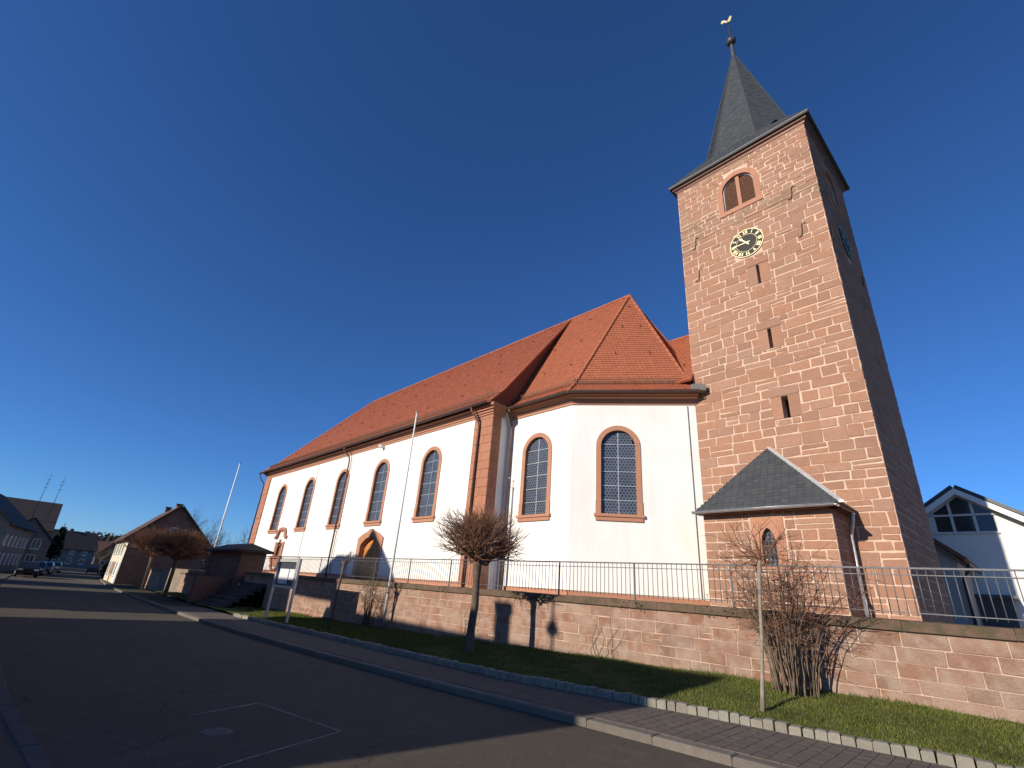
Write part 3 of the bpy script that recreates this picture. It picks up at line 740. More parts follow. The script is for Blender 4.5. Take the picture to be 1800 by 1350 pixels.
pipe([(-32.2, 14.38, 10.2), (-32.2, 14.38, 10.0), (-32.1, 14.82, 9.55), (-32.05, 14.86, 9.3), (-32.05, 14.86, 1.55)], .055, ch, 'copper_brown')
pipe([(-18.35, 14.38, 10.2), (-18.35, 14.38, 10.0), (-18.12, 14.72, 9.5), (-18.10, 14.78, 9.2), (-18.10, 14.78, 1.55)], .055, ch, 'copper_brown')
pipe([(-16.85, 15.6, 10.15), (-16.88, 15.7, 9.9), (-17.02, 16.02, 9.5), (-17.03, 16.08, 9.2), (-17.03, 16.08, 1.55)], .06, ch, 'copper_brown')
pipe([(NX0 - .45, 14.4, 10.2), (NX0 - .45, 14.4, 9.9), (NX0 - .15, 14.82, 9.3), (NX0 - .12, 14.85, 9.1), (NX0 - .12, 14.85, 1.55)], .055, ch, 'gutter_brown')
pipe([Fn(-37.35, 9.7, .03), Fn(-37.35, 1.6, .03)], .012, ch, 'galvanised', 'lightning_conductor'); pipe([Fn(-31.75, 9.7, .03), Fn(-31.75, 1.6, .03)], .010, ch, 'galvanised', 'lightning_conductor')
pipe([Fc2(5.02, 9.7, .04), Fc2(5.02, 1.9, .04)], .012, ch, 'galvanised', 'lightning_conductor')
mb = MB(); mb.fbox(Fn, -27.9, -27.65, 9.6, 9.74, .0, .25); mb.tube([Fn(-27.78, 9.70, .1), Fn(-27.78, 9.64, .34)], .1, 10); mb.build('eaves_lamp', 'white_paint', ch)
# portal
po = surround(Fn, door, .40, .10, .35).build('portal', 'sandstone_trim', ch)
mb = MB(); mb.prism([Fn(-27.42, 4.0, .02), Fn(-27.18, 4.0, .02), Fn(-27.12, 4.52, .02), Fn(-27.48, 4.52, .02)], Fn(0, 0, .13) - Fn(0, 0, 0)); mb.build('keystone', 'sandstone_trim', po)
mb = MB(); N = 14
for i in range(N):
    t0, t1 = -1 + 2 * i / N, -1 + 2 * (i + 1) / N; hw = door.w / 2 + .44
    za, zb_ = 4.02 + .40 * (1 - t0 * t0), 4.02 + .40 * (1 - t1 * t1); u0, u1 = door.uc + t0 * hw, door.uc + t1 * hw
    ia, ib = door.top(max(door.uc - door.w / 2, min(u0, door.uc + door.w / 2))), door.top(max(door.uc - door.w / 2, min(u1, door.uc + door.w / 2)))
    mb.hexa([Fn(u0, ia, .085), Fn(u1, ib, .085), Fn(u1, ib, .0), Fn(u0, ia, .0), Fn(u0, za, .085), Fn(u1, zb_, .085), Fn(u1, zb_, .0), Fn(u0, za, .0)])
mb.build('portal_arch', 'sandstone_trim', po)
for s in (-1, 1):
    mb = MB(); a, b_ = (door.uc - door.w / 2, door.uc - .01) if s < 0 else (door.uc + .01, door.uc + door.w / 2)
    P = [(a, 1.5), (b_, 1.5)] + [(u, door.top(u)) for u in [lerp(b_, a, i / 6) for i in range(7)]]
    mb.prism([Fn(u, z_, -.3) for u, z_ in P], Fn(0, 0, .08) - Fn(0, 0, 0))
    dl = mb.build('door_leaf', 'door_wood', po)
    for z0_, z1_ in ((1.7, 2.35), (2.5, 3.4)):
        mb = MB(); mb.fbox(Fn, a + .12, b_ - .12, z0_, z1_, -.25, -.195); mb.build('door_panel', 'door_wood', dl)
mb = MB(); mb.fbox(Fn, -28.4, -26.1, 1.45, 1.62, -.1, .7); mb.build('door_step', 'sandstone_trim', po)
# memorial on the wall: broken pediment, niche panel with a figure, scrolled console
me_ = thing('wall_memorial', 'carved sandstone memorial with broken pediment and small figure on the white wall', 'memorial', (-41.4, 15, 2))
def scroll(c, pts, r): return MB().tube([Fn(c + u, z_, .12) for u, z_ in pts], r, 6)
for s in (-1, 1): scroll(-41.4, [(s * 1.0, 4.25), (s * 1.05, 4.4), (s * .8, 4.45), (s * .7, 4.75), (s * .45, 5.0), (s * .2, 5.05), (s * .12, 4.9), (s * .22, 4.8)], [.1, .12, .12, .11, .1, .1, .09, .07]).build('pediment_scroll', 'sandstone_trim', me_)
for a, b_ in ((-42.25, -42.0), (-40.85, -40.55)):
    mb = MB(); mb.fbox(Fn, a, b_, 2.97, 4.0, 0, .1); mb.build('pilaster', 'sandstone_trim', me_)
mb = MB(); mb.fbox(Fn, -41.9, -40.95, 2.9, 3.95, 0, .05); mb.build('niche_panel', 'sandstone_dark', me_)
mb = MB(); mb.fbox(Fn, -41.47, -41.33, 2.7, 4.2, .06, .12); mb.fbox(Fn, -41.85, -40.95, 3.72, 3.84, .06, .12); mb.build('cross', 'timber', me_)
mb = MB(); mb.tube([Fn(-41.4, z_, .2) for z_ in (2.85, 3.1, 3.35, 3.6, 3.72, 3.8, 3.88, 3.98)], [.04, .07, .09, .1, .06, .05, .075, .04], 8)
for s in (-1, 1): mb.tube([Fn(-41.4 + s * .08, 3.64, .2), Fn(-41.4 + s * .25, 3.74, .18), Fn(-41.4 + s * .4, 3.8, .15)], [.04, .035, .03], 6)
mb.build('figure', 'sandstone_trim', me_)
for s in (-1, 1): scroll(-41.4, [(s * .9, 2.85), (s * .85, 2.6), (s * .62, 2.4), (s * .72, 2.2), (s * .4, 2.0), (s * .1, 1.92)], [.1, .12, .1, .11, .1, .07]).build('console_scroll', 'sandstone_trim', me_)
mb = MB(); mb.fbox(Fn, -42.45, -40.35, 2.82, 2.96, 0, .22); mb.prism([Fn(-42.1, 2.82, .0), Fn(-41.7, 2.2, .0), Fn(-41.1, 2.2, .0), Fn(-40.7, 2.82, .0)], Fn(0, 0, .1) - Fn(0, 0, 0)); mb.build('console', 'sandstone_trim', me_)

# ================================================================== TOWER
TA = radians(-1.5); TP = Vector((-8.87, 19.3, 0)); TW, TD, TZ = 6.2, 5.6, 22.05
tower = thing('church_tower', 'tall square red sandstone church tower with slate spire and gilded clock', 'tower', (-8.87, 19.3, 1.5), TA)
Ff = frame(TP, TA); Fr = frame(Ff(TW, 0), TA + pi / 2); Fb = frame(Fr(TD, 0), TA + pi); Fl = frame(Fb(TW, 0), TA - pi / 2)
bel = Arch(3.05, 1.46, 19.22, 20.45, 21.14, 'round'); belr = Arch(2.8, 1.46, 19.22, 20.45, 21.14)
slits = [(3.38, .12, 14.62, 15.62), (3.44, .14, 11.45, 12.38), (3.60, .24, 8.42, 9.33)]
def tower_core(F, W_, arches, rects):
    mb = MB(); z = 1.4
    zsegs = sorted(rects, key=lambda r: r[2])
    for (u, w_, za, zb_) in zsegs:
        mb.quad(F(0, z), F(W_, z), F(W_, za), F(0, za)); mb.quad(F(0, za), F(u - w_ / 2, za), F(u - w_ / 2, zb_), F(0, zb_)); mb.quad(F(u + w_ / 2, za), F(W_, za), F(W_, zb_), F(u + w_ / 2, zb_))
        for a, b_, c, d in (((u - w_ / 2, za), (u - w_ / 2, zb_), 0, 0), ((u + w_ / 2, zb_), (u + w_ / 2, za), 0, 0), ((u - w_ / 2, zb_), (u + w_ / 2, zb_), 0, 0), ((u + w_ / 2, za), (u - w_ / 2, za), 0, 0)):
            mb.quad(F(*a, 0), F(*a, -.5), F(*b_, -.5), F(*b_, 0))
        z = zb_
    mb.quad(F(0, z), F(W_, z), F(W_, 18.9), F(0, 18.9))
    m2 = wall_with(F, 0, W_, 18.9, TZ, arches); mb.add(m2.v, m2.f); return mb
core = tower_core(Ff, TW, [bel], slits)
for F, W_, A_ in ((Fr, TD, [belr]), (Fb, TW, []), (Fl, TD, [])): c2 = tower_core(F, W_, A_, []); core.add(c2.v, c2.f)
core.build('tower_wall', 'mortar', tower)
mb = MB(); mb.fbox(Ff, .6, TW - .6, 1.4, TZ, -TD + .6, -.55); mb.build('tower_interior', 'dark_void', tower)
rng = random.Random(21)
def arch_hole(A_, g, zsill, extra):
    def f(zl, zt):
        if zt <= zsill or zl >= A_.zt + g: return None
        zm = max(zl, zsill)
        hw = A_.w / 2 + g
        if zm > A_.zs: hw = (A_.w / 2 + g) * sqrt(max(0, 1 - ((zm - A_.zs) / (A_.zt - A_.zs + g)) ** 2))
        if zl < A_.z0: hw = extra
        return (A_.uc - hw - .01, A_.uc + hw + .01, zl - 1, zt + 1)
    return f
def disc_hole(uc, zc, r):
    def f(zl, zt):
        d = 0 if zl <= zc <= zt else min(abs(zl - zc), abs(zt - zc))
        if d >= r: return None
        hw = sqrt(r * r - d * d) * .97; return (uc - hw, uc + hw, zl - 1, zt + 1)
    return f
hol = [arch_hole(bel, .25, 18.99, 1.02), disc_hole(3.09, 16.95, .70)] + [(u - w_ / 2 - .325, u + w_ / 2 + .325, za, zb_) for u, w_, za, zb_ in slits] + [(u - w_ / 2 - .42, u + w_ / 2 + .42, zb_ + .01, zb_ + .34) for u, w_, za, zb_ in slits]
PORCH = (.72, 4.9, 1.0, 4.95)
q = masonry(0, TW, 1.4, 18.34, (.24, .50), (.34, .92), hol + [PORCH], rng, .040, quoin=.62, split=.14) + masonry(0, TW, 18.46, TZ, (.20, .36), (.30, .72), hol, rng, .037, quoin=.55, split=.1)
lay(Ff, q, 'sandstone_tower', tower, .016, .022, rng, 300, .024)
q = masonry(0, TD, 1.4, 18.34, (.24, .50), (.34, .92), [disc_hole(2.8, 16.95, .70)], rng, .042, quoin=.62) + masonry(0, TD, 18.46, TZ, (.20, .36), (.30, .72), [arch_hole(belr, .25, 18.99, 1.02)], rng, .04, quoin=.55)
lay(Fr, q, 'sandstone_tower', tower, .016, .02, rng, 0, .014)
q = masonry(0, TD, 10, 18.34, (.24, .50), (.34, .92), [], rng, .042) + masonry(0, TD, 18.46, TZ, (.20, .36), (.30, .72), [], rng, .04)
lay(Fl, q, 'sandstone_tower', tower, .016, .02, rng, 0, .014)
# jambs and lintels of the slits
for u, w_, za, zb_ in slits:
    for s in (-1, 1):
        mb = MB(); a, b_ = sorted((u + s * w_ / 2, u + s * (w_ / 2 + .38))); mb.fbox(Ff, a, b_ , za + .01, zb_ - .005, -.02, .022); mb.build('slit_jamb', 'sandstone_tower', tower)
    mb = MB(); mb.fbox(Ff, u - w_ / 2 - .42, u + w_ / 2 + .42, zb_ + .02, zb_ + .33, -.02, .028); mb.build('slit_lintel', 'sandstone_tower', tower)
# string course
corners = [Fl(0, 0), Ff(0, 0), Ff(TW, 0), Fr(TD, 0)]
sweep(MB(), corners, [(-.02, 18.33), (.022, 18.345), (.03, 18.41), (-.02, 18.47)]).build('string_course', 'sandstone_tower', tower)
# belfry windows
for F, A_ in ((Ff, bel), (Fr, belr)):
    bw = surround(F, A_, .26, .035, .35, 19.22).build('belfry_window', 'sandstone_trim', tower)
    mb = MB(); mb.fbox(F, A_.uc - 1.02, A_.uc + 1.02, 18.98, 19.22, -.02, .05); mb.build('sill', 'sandstone_trim', bw)
    mb = MB(); mb.fbox(F, A_.uc - .085, A_.uc + .085, 19.22, 21.12, -.25, -.06); mb.build('mullion', 'sandstone_trim', bw)
    for s in (-1, 1):
        z_ = 19.27
        while z_ < 20.98:
            d = 0.72
            if z_ > 20.45: d = .73 * sqrt(max(0.01, 1 - ((z_ + .05 - 20.45) / .69) ** 2))
            a, b_ = sorted((A_.uc + s * .09, A_.uc + s * d))
            if b_ - a > .05:
                mb = MB(); mb.hexa([F(a, z_ - .03, -.13), F(b_, z_ - .03, -.13), F(b_, z_ + .05, -.30), F(a, z_ + .05, -.30), F(a, z_, -.12), F(b_, z_, -.12), F(b_, z_ + .08, -.29), F(a, z_ + .08, -.29)]); mb.build('louvre', 'louvre_wood', bw)
            z_ += .085
    O = A_.outline(-.02); mb = MB(); mb.tube([F(u, z_, -.1) for u, z_ in O], .025, 5); mb.build('louvre_frame', 'off_white', bw)
# clocks
def clock(F, uc, zc, r):
    mb = MB(); N = 40
    def ring(rr, n_): return [F(uc + rr * sin(2 * pi * i / N), zc + rr * cos(2 * pi * i / N), n_) for i in range(N)]
    a, b_ = ring(r, 0), ring(r, .05); mb.add(a + b_, [(i, (i + 1) % N, N + (i + 1) % N, N + i) for i in range(N)] + [tuple(reversed(range(N, 2 * N)))])
    cl = mb.build('clock_face', 'clock_black', tower)
    for r0, r1 in ((.965, 1.0), (.61, .625)):
        mb = MB(); a, b_ = ring(r * r0, .056), ring(r * r1, .056); mb.add(a + b_, [(i, N + i, N + (i + 1) % N, (i + 1) % N) for i in range(N)]); mb.build('gilded_ring', 'gold', cl)
    NUM = ['XII', 'I', 'II', 'III', 'IIII', 'V', 'VI', 'VII', 'VIII', 'IX', 'X', 'XI']
    for h_, s in enumerate(NUM):
        an = 2 * pi * h_ / 12; mb = MB(); wd = {'I': .075, 'V': .16, 'X': .16}; tot = sum(wd[c] for c in s); x = -tot / 2
        def P(t, rr): return F(uc + r * (rr * sin(an) + t * cos(an)), zc + r * (rr * cos(an) - t * sin(an)), .058)
        def stroke(t0, r0, t1, r1, hw=.021): mb.quad(P(t0 - hw, r0), P(t0 + hw, r0), P(t1 + hw, r1), P(t1 - hw, r1))
        for c in s:
            m_ = x + wd[c] / 2
            if c == 'I': stroke(m_, .68, m_, .91, .02)
            elif c == 'V': stroke(m_, .68, m_ - .05, .91, .02); stroke(m_, .68, m_ + .05, .91, .012)
            else: stroke(m_ - .05, .68, m_ + .05, .91, .012); stroke(m_ + .05, .68, m_ - .05, .91, .02)
            x += wd[c]
        mb.build('numeral', 'gold', cl)
    for an, L, w_, nm, n_ in ((2 * pi * 45 / 60, .92, .045, 'minute_hand', .09), (2 * pi * 10.75 / 12, .62, .06, 'hour_hand', .075)):
        mb = MB()
        def P(t, rr): return F(uc + r * (rr * sin(an) + t * cos(an)), zc + r * (rr * cos(an) - t * sin(an)), n_)
        mb.poly([P(-w_ * .6, -.22), P(w_ * .6, -.22), P(w_ * .8, 0), P(w_ * .5, L * .55), P(w_ * 1.5, L * .72), P(0, L), P(-w_ * 1.5, L * .72), P(-w_ * .5, L * .55), P(-w_ * .8, 0)]); mb.build(nm, 'gold', cl)
clock(Ff, 3.09, 16.95, .74); clock(Fr, 2.8, 16.95, .74)
# wall anchors
for F, pts_ in ((Ff, [(5.3, 16.4), (.76, 16.3), (5.2, 18.5), (.74, 18.2)]), (Fr, [(.35, 15.9), (4.6, 15.9), (.45, 18.45)])):
    for uc, zc in pts_:
        MB().tube([F(uc + du, zc + dz, .05) for du, dz in ((.17, .27), (.12, .32), (.04, .28), (.02, .15), (.02, 0), (-.01, -.15), (-.03, -.26), (-.12, -.31), (-.17, -.25))], .018, 5).build('wall_anchor', 'iron', tower)
# eaves
cor4 = [Ff(0, 0), Ff(TW, 0), Fr(TD, 0), Fb(TW, 0)]
def loop_sweep(prof, mat, name, parent):
    mb = MB(); c = cor4 + cor4[:2]; rings = []
    for o, z_ in prof: r_ = miter(c, o)[1:5]; rings.append([Vector((p.x, p.y, z_)) for p in r_])
    for a, b_ in zip(rings, rings[1:]):
        for i in range(4): j = (i + 1) % 4; mb.quad(a[i], a[j], b_[j], b_[i])
    return mb.build(name, mat, parent)
loop_sweep([(-.02, 21.98), (.05, 22.0), (.08, 22.08), (.18, 22.14), (.18, 22.24), (-.1, 22.24)], 'copper_brown', 'tower_cornice', tower)
loop_sweep([(-.1, 22.245), (.30, 22.25), (.30, 22.30), (.05, 22.34)], 'dark_grey_paint', 'soffit', tower)
loop_sweep([(.30, 22.31), (.325, 22.31), (.325, 22.365), (.28, 22.375)], 'lead', 'eaves_edge', tower)
# spire
cx = (Ff(TW / 2, 0) + Fb(TW / 2, 0)) / 2; SC = Vector((cx.x, cx.y, 0)); SA = Vector((cx.x - .08, cx.y, 33.75))
E4 = [Vector((p.x, p.y, 22.36)) for p in miter(cor4 + cor4[:2], .30)[1:5]]; E4 = E4[3:] + E4[:3]
def oct_(ap, z_): R_ = ap / cos(pi / 8); return [SC + Vector((R_ * cos(TA - pi / 2 - pi / 8 + i * pi / 4), R_ * sin(TA - pi / 2 - pi / 8 + i * pi / 4), z_)) for i in range(8)]
o1 = oct_(2.57, 23.4)
sf = []
for q4 in range(4):                     # 0 front, 1 right, 2 back, 3 left
    a, b_ = o1[(2 * q4) % 8], o1[(2 * q4 + 1) % 8]; e0, e1 = E4[q4], E4[(q4 + 1) % 4]
    sf.append([e0, e1, b_, a])
    c_ = o1[(2 * q4 + 2) % 8]; tt = (c_ - b_).normalized() * .02; sf.append([e1 - tt, e1 + tt, c_, b_])
for i in range(8): sf.append([o1[i], o1[(i + 1) % 8], SA])
mb = MB()
for p in sf: mb.poly(p)
spire = mb.build('spire', 'slate', tower)
top = MB()
for p in sf:
    if (p[1] - p[0]).cross(p[2] - p[0]).normalized().dot((CP - p[0])) > -3: tile_face(top, p, .24, .17, RI, .008, .004)
top.build('roof_slate', 'slate', spire, kind='stuff')
mb = MB()
for i in range(8): mb.tube([E4[((i + 1) // 2) % 4], o1[i], SA], [.045, .045, .03], 5)
mb.build('hip_flashing', 'slate', spire)
hd = (o1[1] + o1[2]) / 2 * .93 + SA * .07; dirn = Vector((hd.x - SC.x, hd.y - SC.y, 0)).normalized(); sd = Vector((-dirn.y, dirn.x, 0))
mb = MB(); b0 = hd + Vector((0, 0, -.3))
pA, pB, pC = b0 + sd * .34 + dirn * .32, b0 - sd * .34 + dirn * .32, b0 + dirn * .30 + Vector((0, 0, .36)); bk = b0 - dirn * .2 + Vector((0, 0, .5))
mb.poly([pA, pC, bk]); mb.poly([pC, pB, bk]); mb.poly([pA, bk, b0 + sd * .34 - dirn * .15]); mb.build('hatch', 'slate', spire)
mb = MB(); mb.poly([pB - dirn * .06, pA - dirn * .06, pC - dirn * .06]); mb.build('hatch_opening', 'dark_void', spire)
ax, ay = SA.x, SA.y
mb = MB(); mb.lathe([(.16, 33.1), (.13, 33.6), (.09, 34.2), (.12, 34.4), (.08, 34.5)], ax, ay, 12); mb.build('spire_cap', 'slate', spire)
mb = MB(); mb.lathe([(.30 * sin(pi * i / 10), 34.82 - .30 * cos(pi * i / 10)) for i in range(1, 10)], ax, ay, 18); mb.build('orb', 'dark_grey_paint', spire)
mb = MB(); mb.tube([(ax, ay, 35.0), (ax, ay, 36.75)], [.04, .025], 6); mb.tube([(ax, ay, 35.5), (ax + .06, ay, 35.56), (ax + .07, ay, 35.65), (ax, ay, 35.75)], .018, 5); mb.tube([(ax - .22, ay, 35.9), (ax + .22, ay, 35.9)], .02, 5); mb.build('finial_rod', 'iron', spire)
rc = thing('weathercock', 'gilded weathercock turning on the tip of the slate spire', 'weathervane', (ax, ay, 36.7))
RO = [(-.62, .18), (-.55, .5), (-.30, .52), (-.12, .30), (.06, .30), (.20, .62), (.30, .80), (.40, .74), (.36, .66), (.50, .62), (.38, .54), (.36, .34), (.24, .10), (.06, .0), (-.14, .04), (-.36, .20), (-.5, .08)]
mb = MB(); mb.prism([Vector((ax + u * .6, ay - .035 + u * .2, 36.74 + z_ * .72)) for u, z_ in RO], (0, .06, 0)); mb.build('cock_body', 'gold', rc)
mb = MB(); mb.tube([(ax, ay, 36.6), (ax, ay, 36.85)], .05, 6); mb.build('socket', 'iron', rc)
# ---- porch at the foot of the tower
PX0, PX1, PD, PZ = .74, 4.87, 1.58, 4.78
Fpf = frame(Ff(PX0, 0, PD), TA); PWd = PX1 - PX0; Fpr = frame(Fpf(PWd, 0), TA + pi / 2)
pw = Arch(2.18, .46, 3.05, 3.72, 4.22, 'pointed')
mb = wall_with(Fpf, 0, PWd, 1.4, PZ, [pw]); mb.quad(Fpr(0, 1.4), Fpr(PD, 1.4), Fpr(PD, PZ), Fpr(0, PZ)); mb.quad(Fpf(0, 1.4, -PD), Fpf(0, 1.4), Fpf(0, PZ), Fpf(0, PZ, -PD)); porch = mb.build('porch_wall', 'mortar', tower)
mb = MB(); mb.fbox(Fpf, .3, PWd - .3, 1.5, 4.7, -.5, -.45); mb.build('porch_interior', 'dark_void', tower)
q = masonry(0, PWd, 1.4, PZ, (.24, .36), (.38, .85), [(1.62, 2.74, 2.9, 4.62)], rng, .036, quoin=.6, split=.1); lay(Fpf, q, 'sandstone_tower', porch, .014, .018, rng, 120, .01)
q = masonry(0, PD, 1.4, PZ, (.24, .36), (.38, .85), [], rng, .036); lay(Fpr, q, 'sandstone_tower', porch, .014, .018, rng, 0, .01)
mb = MB(); O = pw.outline(0); 
for i in range(len(O) - 1):
    a, b_ = O[i], O[i + 1]; mb.quad(Fpf(*a, -.25), Fpf(*b_, -.25), Fpf(*b_, .01), Fpf(*a, .01))
B0 = [(1.66, 3.05)] + [(1.66, z_) for z_ in ()] 
L_ = [(1.66, 3.05), (1.66, 4.58), (2.18, 4.58), (2.70, 4.58), (2.70, 3.05)]
n = len(O); 
def outer(i):                           # square block round the pointed light
    t = i / (n - 1)
    if t <= .08: return (1.66, O[i][1])
    if t >= .92: return (2.70, O[i][1])
    u = O[i][0]; s = (u - 2.18) / .23
    if abs(s) > .93: return (2.18 + (.52 if s > 0 else -.52), O[i][1] + .1)
    if abs(s) > .75: return (2.18 + (.52 if s > 0 else -.52), 4.58)
    return (2.18 + s / .75 * .52, 4.58)
for i in range(n - 1):
    mb.quad(Fpf(*O[i], .03), Fpf(*O[i + 1], .03), Fpf(*outer(i + 1), .03), Fpf(*outer(i), .03))
gw = mb.build('porch_window', 'sandstone_trim', tower)
mb = MB(); mb.fbox(Fpf, 1.62, 2.74, 2.92, 3.05, -.2, .05); mb.build('sill', 'sandstone_trim', gw)
glazing(Fpf, pw, 3, 4, -.16, gw, 'leaded_glass', 'galvanised', .012)
mb = MB()
for u in (2.06, 2.18, 2.30): mb.tube([Fpf(u, 3.05, -.06), Fpf(u, pw.top(u) - .02, -.06)], .012, 5)
for z_ in (3.35, 3.75): mb.tube([Fpf(1.95, z_, -.06), Fpf(2.41, z_, -.06)], .014, 5)
mb.build('window_grille', 'iron', gw)
ov = .34; pk = Ff(2.72, 7.36, .02)
e0, e1 = Fpf(-.14, PZ + .06, ov), Fpf(PWd + ov, PZ + .06, ov); e2, e3 = Ff(PX1 + ov, PZ + .06, .02), Ff(PX0 - .14, PZ + .06, .02)
pf = [[e0, e1, pk], [e1, e2, pk], [e3, e0, pk]]
mb = MB(); slab(pf, mb); mb.quad(e0 - up, e3 - up, e2 - up, e1 - up); pr_ = mb.build('porch_roof', 'slate', tower); top = MB()
for p in pf: tile_face(top, p, .24, .16, RI, .008, .004)
top.build('roof_slate', 'slate', pr_, kind='stuff')
mb = MB(); d = (pk - e1)
sd_ = Fpf(1, 0, 0) - Fpf(0, 0, 0)
mb.hexa([e1 + Vector((0, 0, .0)), e1 + sd_ * .12, pk + sd_ * .12, pk, e1 + Vector((0, 0, .07)), e1 + sd_ * .12 + Vector((0, 0, .05)), pk + sd_ * .12 + Vector((0, 0, .05)), pk + Vector((0, 0, .07))]); mb.build('hip_flashing', 'zinc_bright', pr_)
mb = MB(); mb.fbox(Fpf, -.1, PWd + ov - .03, PZ - .06, PZ + .03, .0, ov - .02); mb.fbox(Fpr, -.3, PD, PZ - .06, PZ + .03, 0, ov - .02); mb.build('fascia', 'copper_brown', pr_)
gutter([Fpf(-.2, PZ + .03, ov + .07), Fpf(PWd + ov * .7, PZ + .03, ov + .07)], .075, 'zinc', pr_)
pipe([Fpr(.9, 4.7, ov), Fpr(.9, 4.45, ov * .9), Fpr(1.2, 4.15, .14), Fpr(1.25, 4.0, .10), Fpr(1.25, 2.3, .10), Fpr(1.1, 2.15, .16), Fpr(1.05, 2.0, .16), Fpr(1.05, 1.5, .16)], .05, tower, 'zinc_bright')

# ================================================================== RETAINING WALL, COPING, RAILING
wall = thing('retaining_wall', 'long weathered red sandstone retaining wall with coping in front of the church', 'wall', (-12, yw(-12), 0))
WANG = math.atan(.04); WX0, WX1 = -32.6, 8.0; Fw = frame((WX0, yw(WX0), 0), WANG); WL = (WX1 - WX0) / cos(WANG)
def wx(u): return WX0 + u * cos(WANG)
mb = MB(); mb.fbox(Fw, 0, WL, -.4, 1.50, -.45, 0); mb.build('wall_core', 'mortar_wall', wall)
rng = random.Random(77)
q = masonry(0, WL, -.3, 1.49, (.185, .265), (.24, .66), [], rng, .016, zbot=lambda u: zb(wx(u)) - .06, split=.02)
lay(Fw, q, 'sandstone_wall', wall, .010, .011, rng, 300, .007)
u = 0
while u < WL:
    L = rng.uniform(.9, 1.5); mb = MB(); a, b_ = u + .004, min(u + L, WL) - .004; t = rng.uniform(-.008, .008)
    z0_, z1_ = 1.50, 1.665 + t
    vs = [Fw(a, z0_, -.46), Fw(b_, z0_, -.46), Fw(b_, z0_, .07), Fw(a, z0_, .07), Fw(a, z1_ - .03, .075), Fw(b_, z1_ - .03, .075), Fw(a, z1_, .04), Fw(b_, z1_, .04), Fw(a, z1_ + .015, -.46), Fw(b_, z1_ + .015, -.46)]
    mb.add([v + Vector((0, 0, rng.uniform(-.004, .004))) for v in vs], [(0, 1, 2, 3)[::-1], (3, 2, 5, 4), (4, 5, 7, 6), (6, 7, 9, 8), (8, 9, 1, 0), (0, 3, 4, 6, 8), (2, 1, 9, 7, 5)]); mb.build('coping', 'coping_stone', wall); u += L
rail = thing('railing', 'grey metal railing with thin vertical bars on top of the sandstone wall', 'railing', (-12, yw(-12) + .3, 1.68))
RO_ = -.30; r0, r1 = 1.0, WL; ZC = 1.68
for z_, w_, h_ in ((ZC + .86, .025, .03), (ZC + .75, .014, .016), (ZC + .115, .014, .016)):
    mb = MB(); mb.fbox(Fw, r0, r1, z_, z_ + h_, RO_ - w_, RO_ + w_); mb.build('rail', 'galvanised', rail)
bme = None; pme = None; u = r0; i = 0
bm_ = MB(); bm_.tube([(0, 0, .07), (0, 0, .86)], .0085, 5); bar_me = bm_.mesh('baluster', 'galvanised')
pm_ = MB(); pm_.box(-.02, .02, -.015, .015, -.1, .86); post_me = pm_.mesh('post', 'galvanised'); inv = root_m(rail).inverted()
nb = 0
while u < r1:
    p = Fw(u, ZC, RO_); m_ = inv @ (Matrix.Translation(p) @ Matrix.Rotation(WANG, 4, 'Z'))
    if i % 19 == 0: link_mesh('post', post_me, rail, m_)
    else: link_mesh('baluster', bar_me, rail, m_)
    u += .128; i += 1

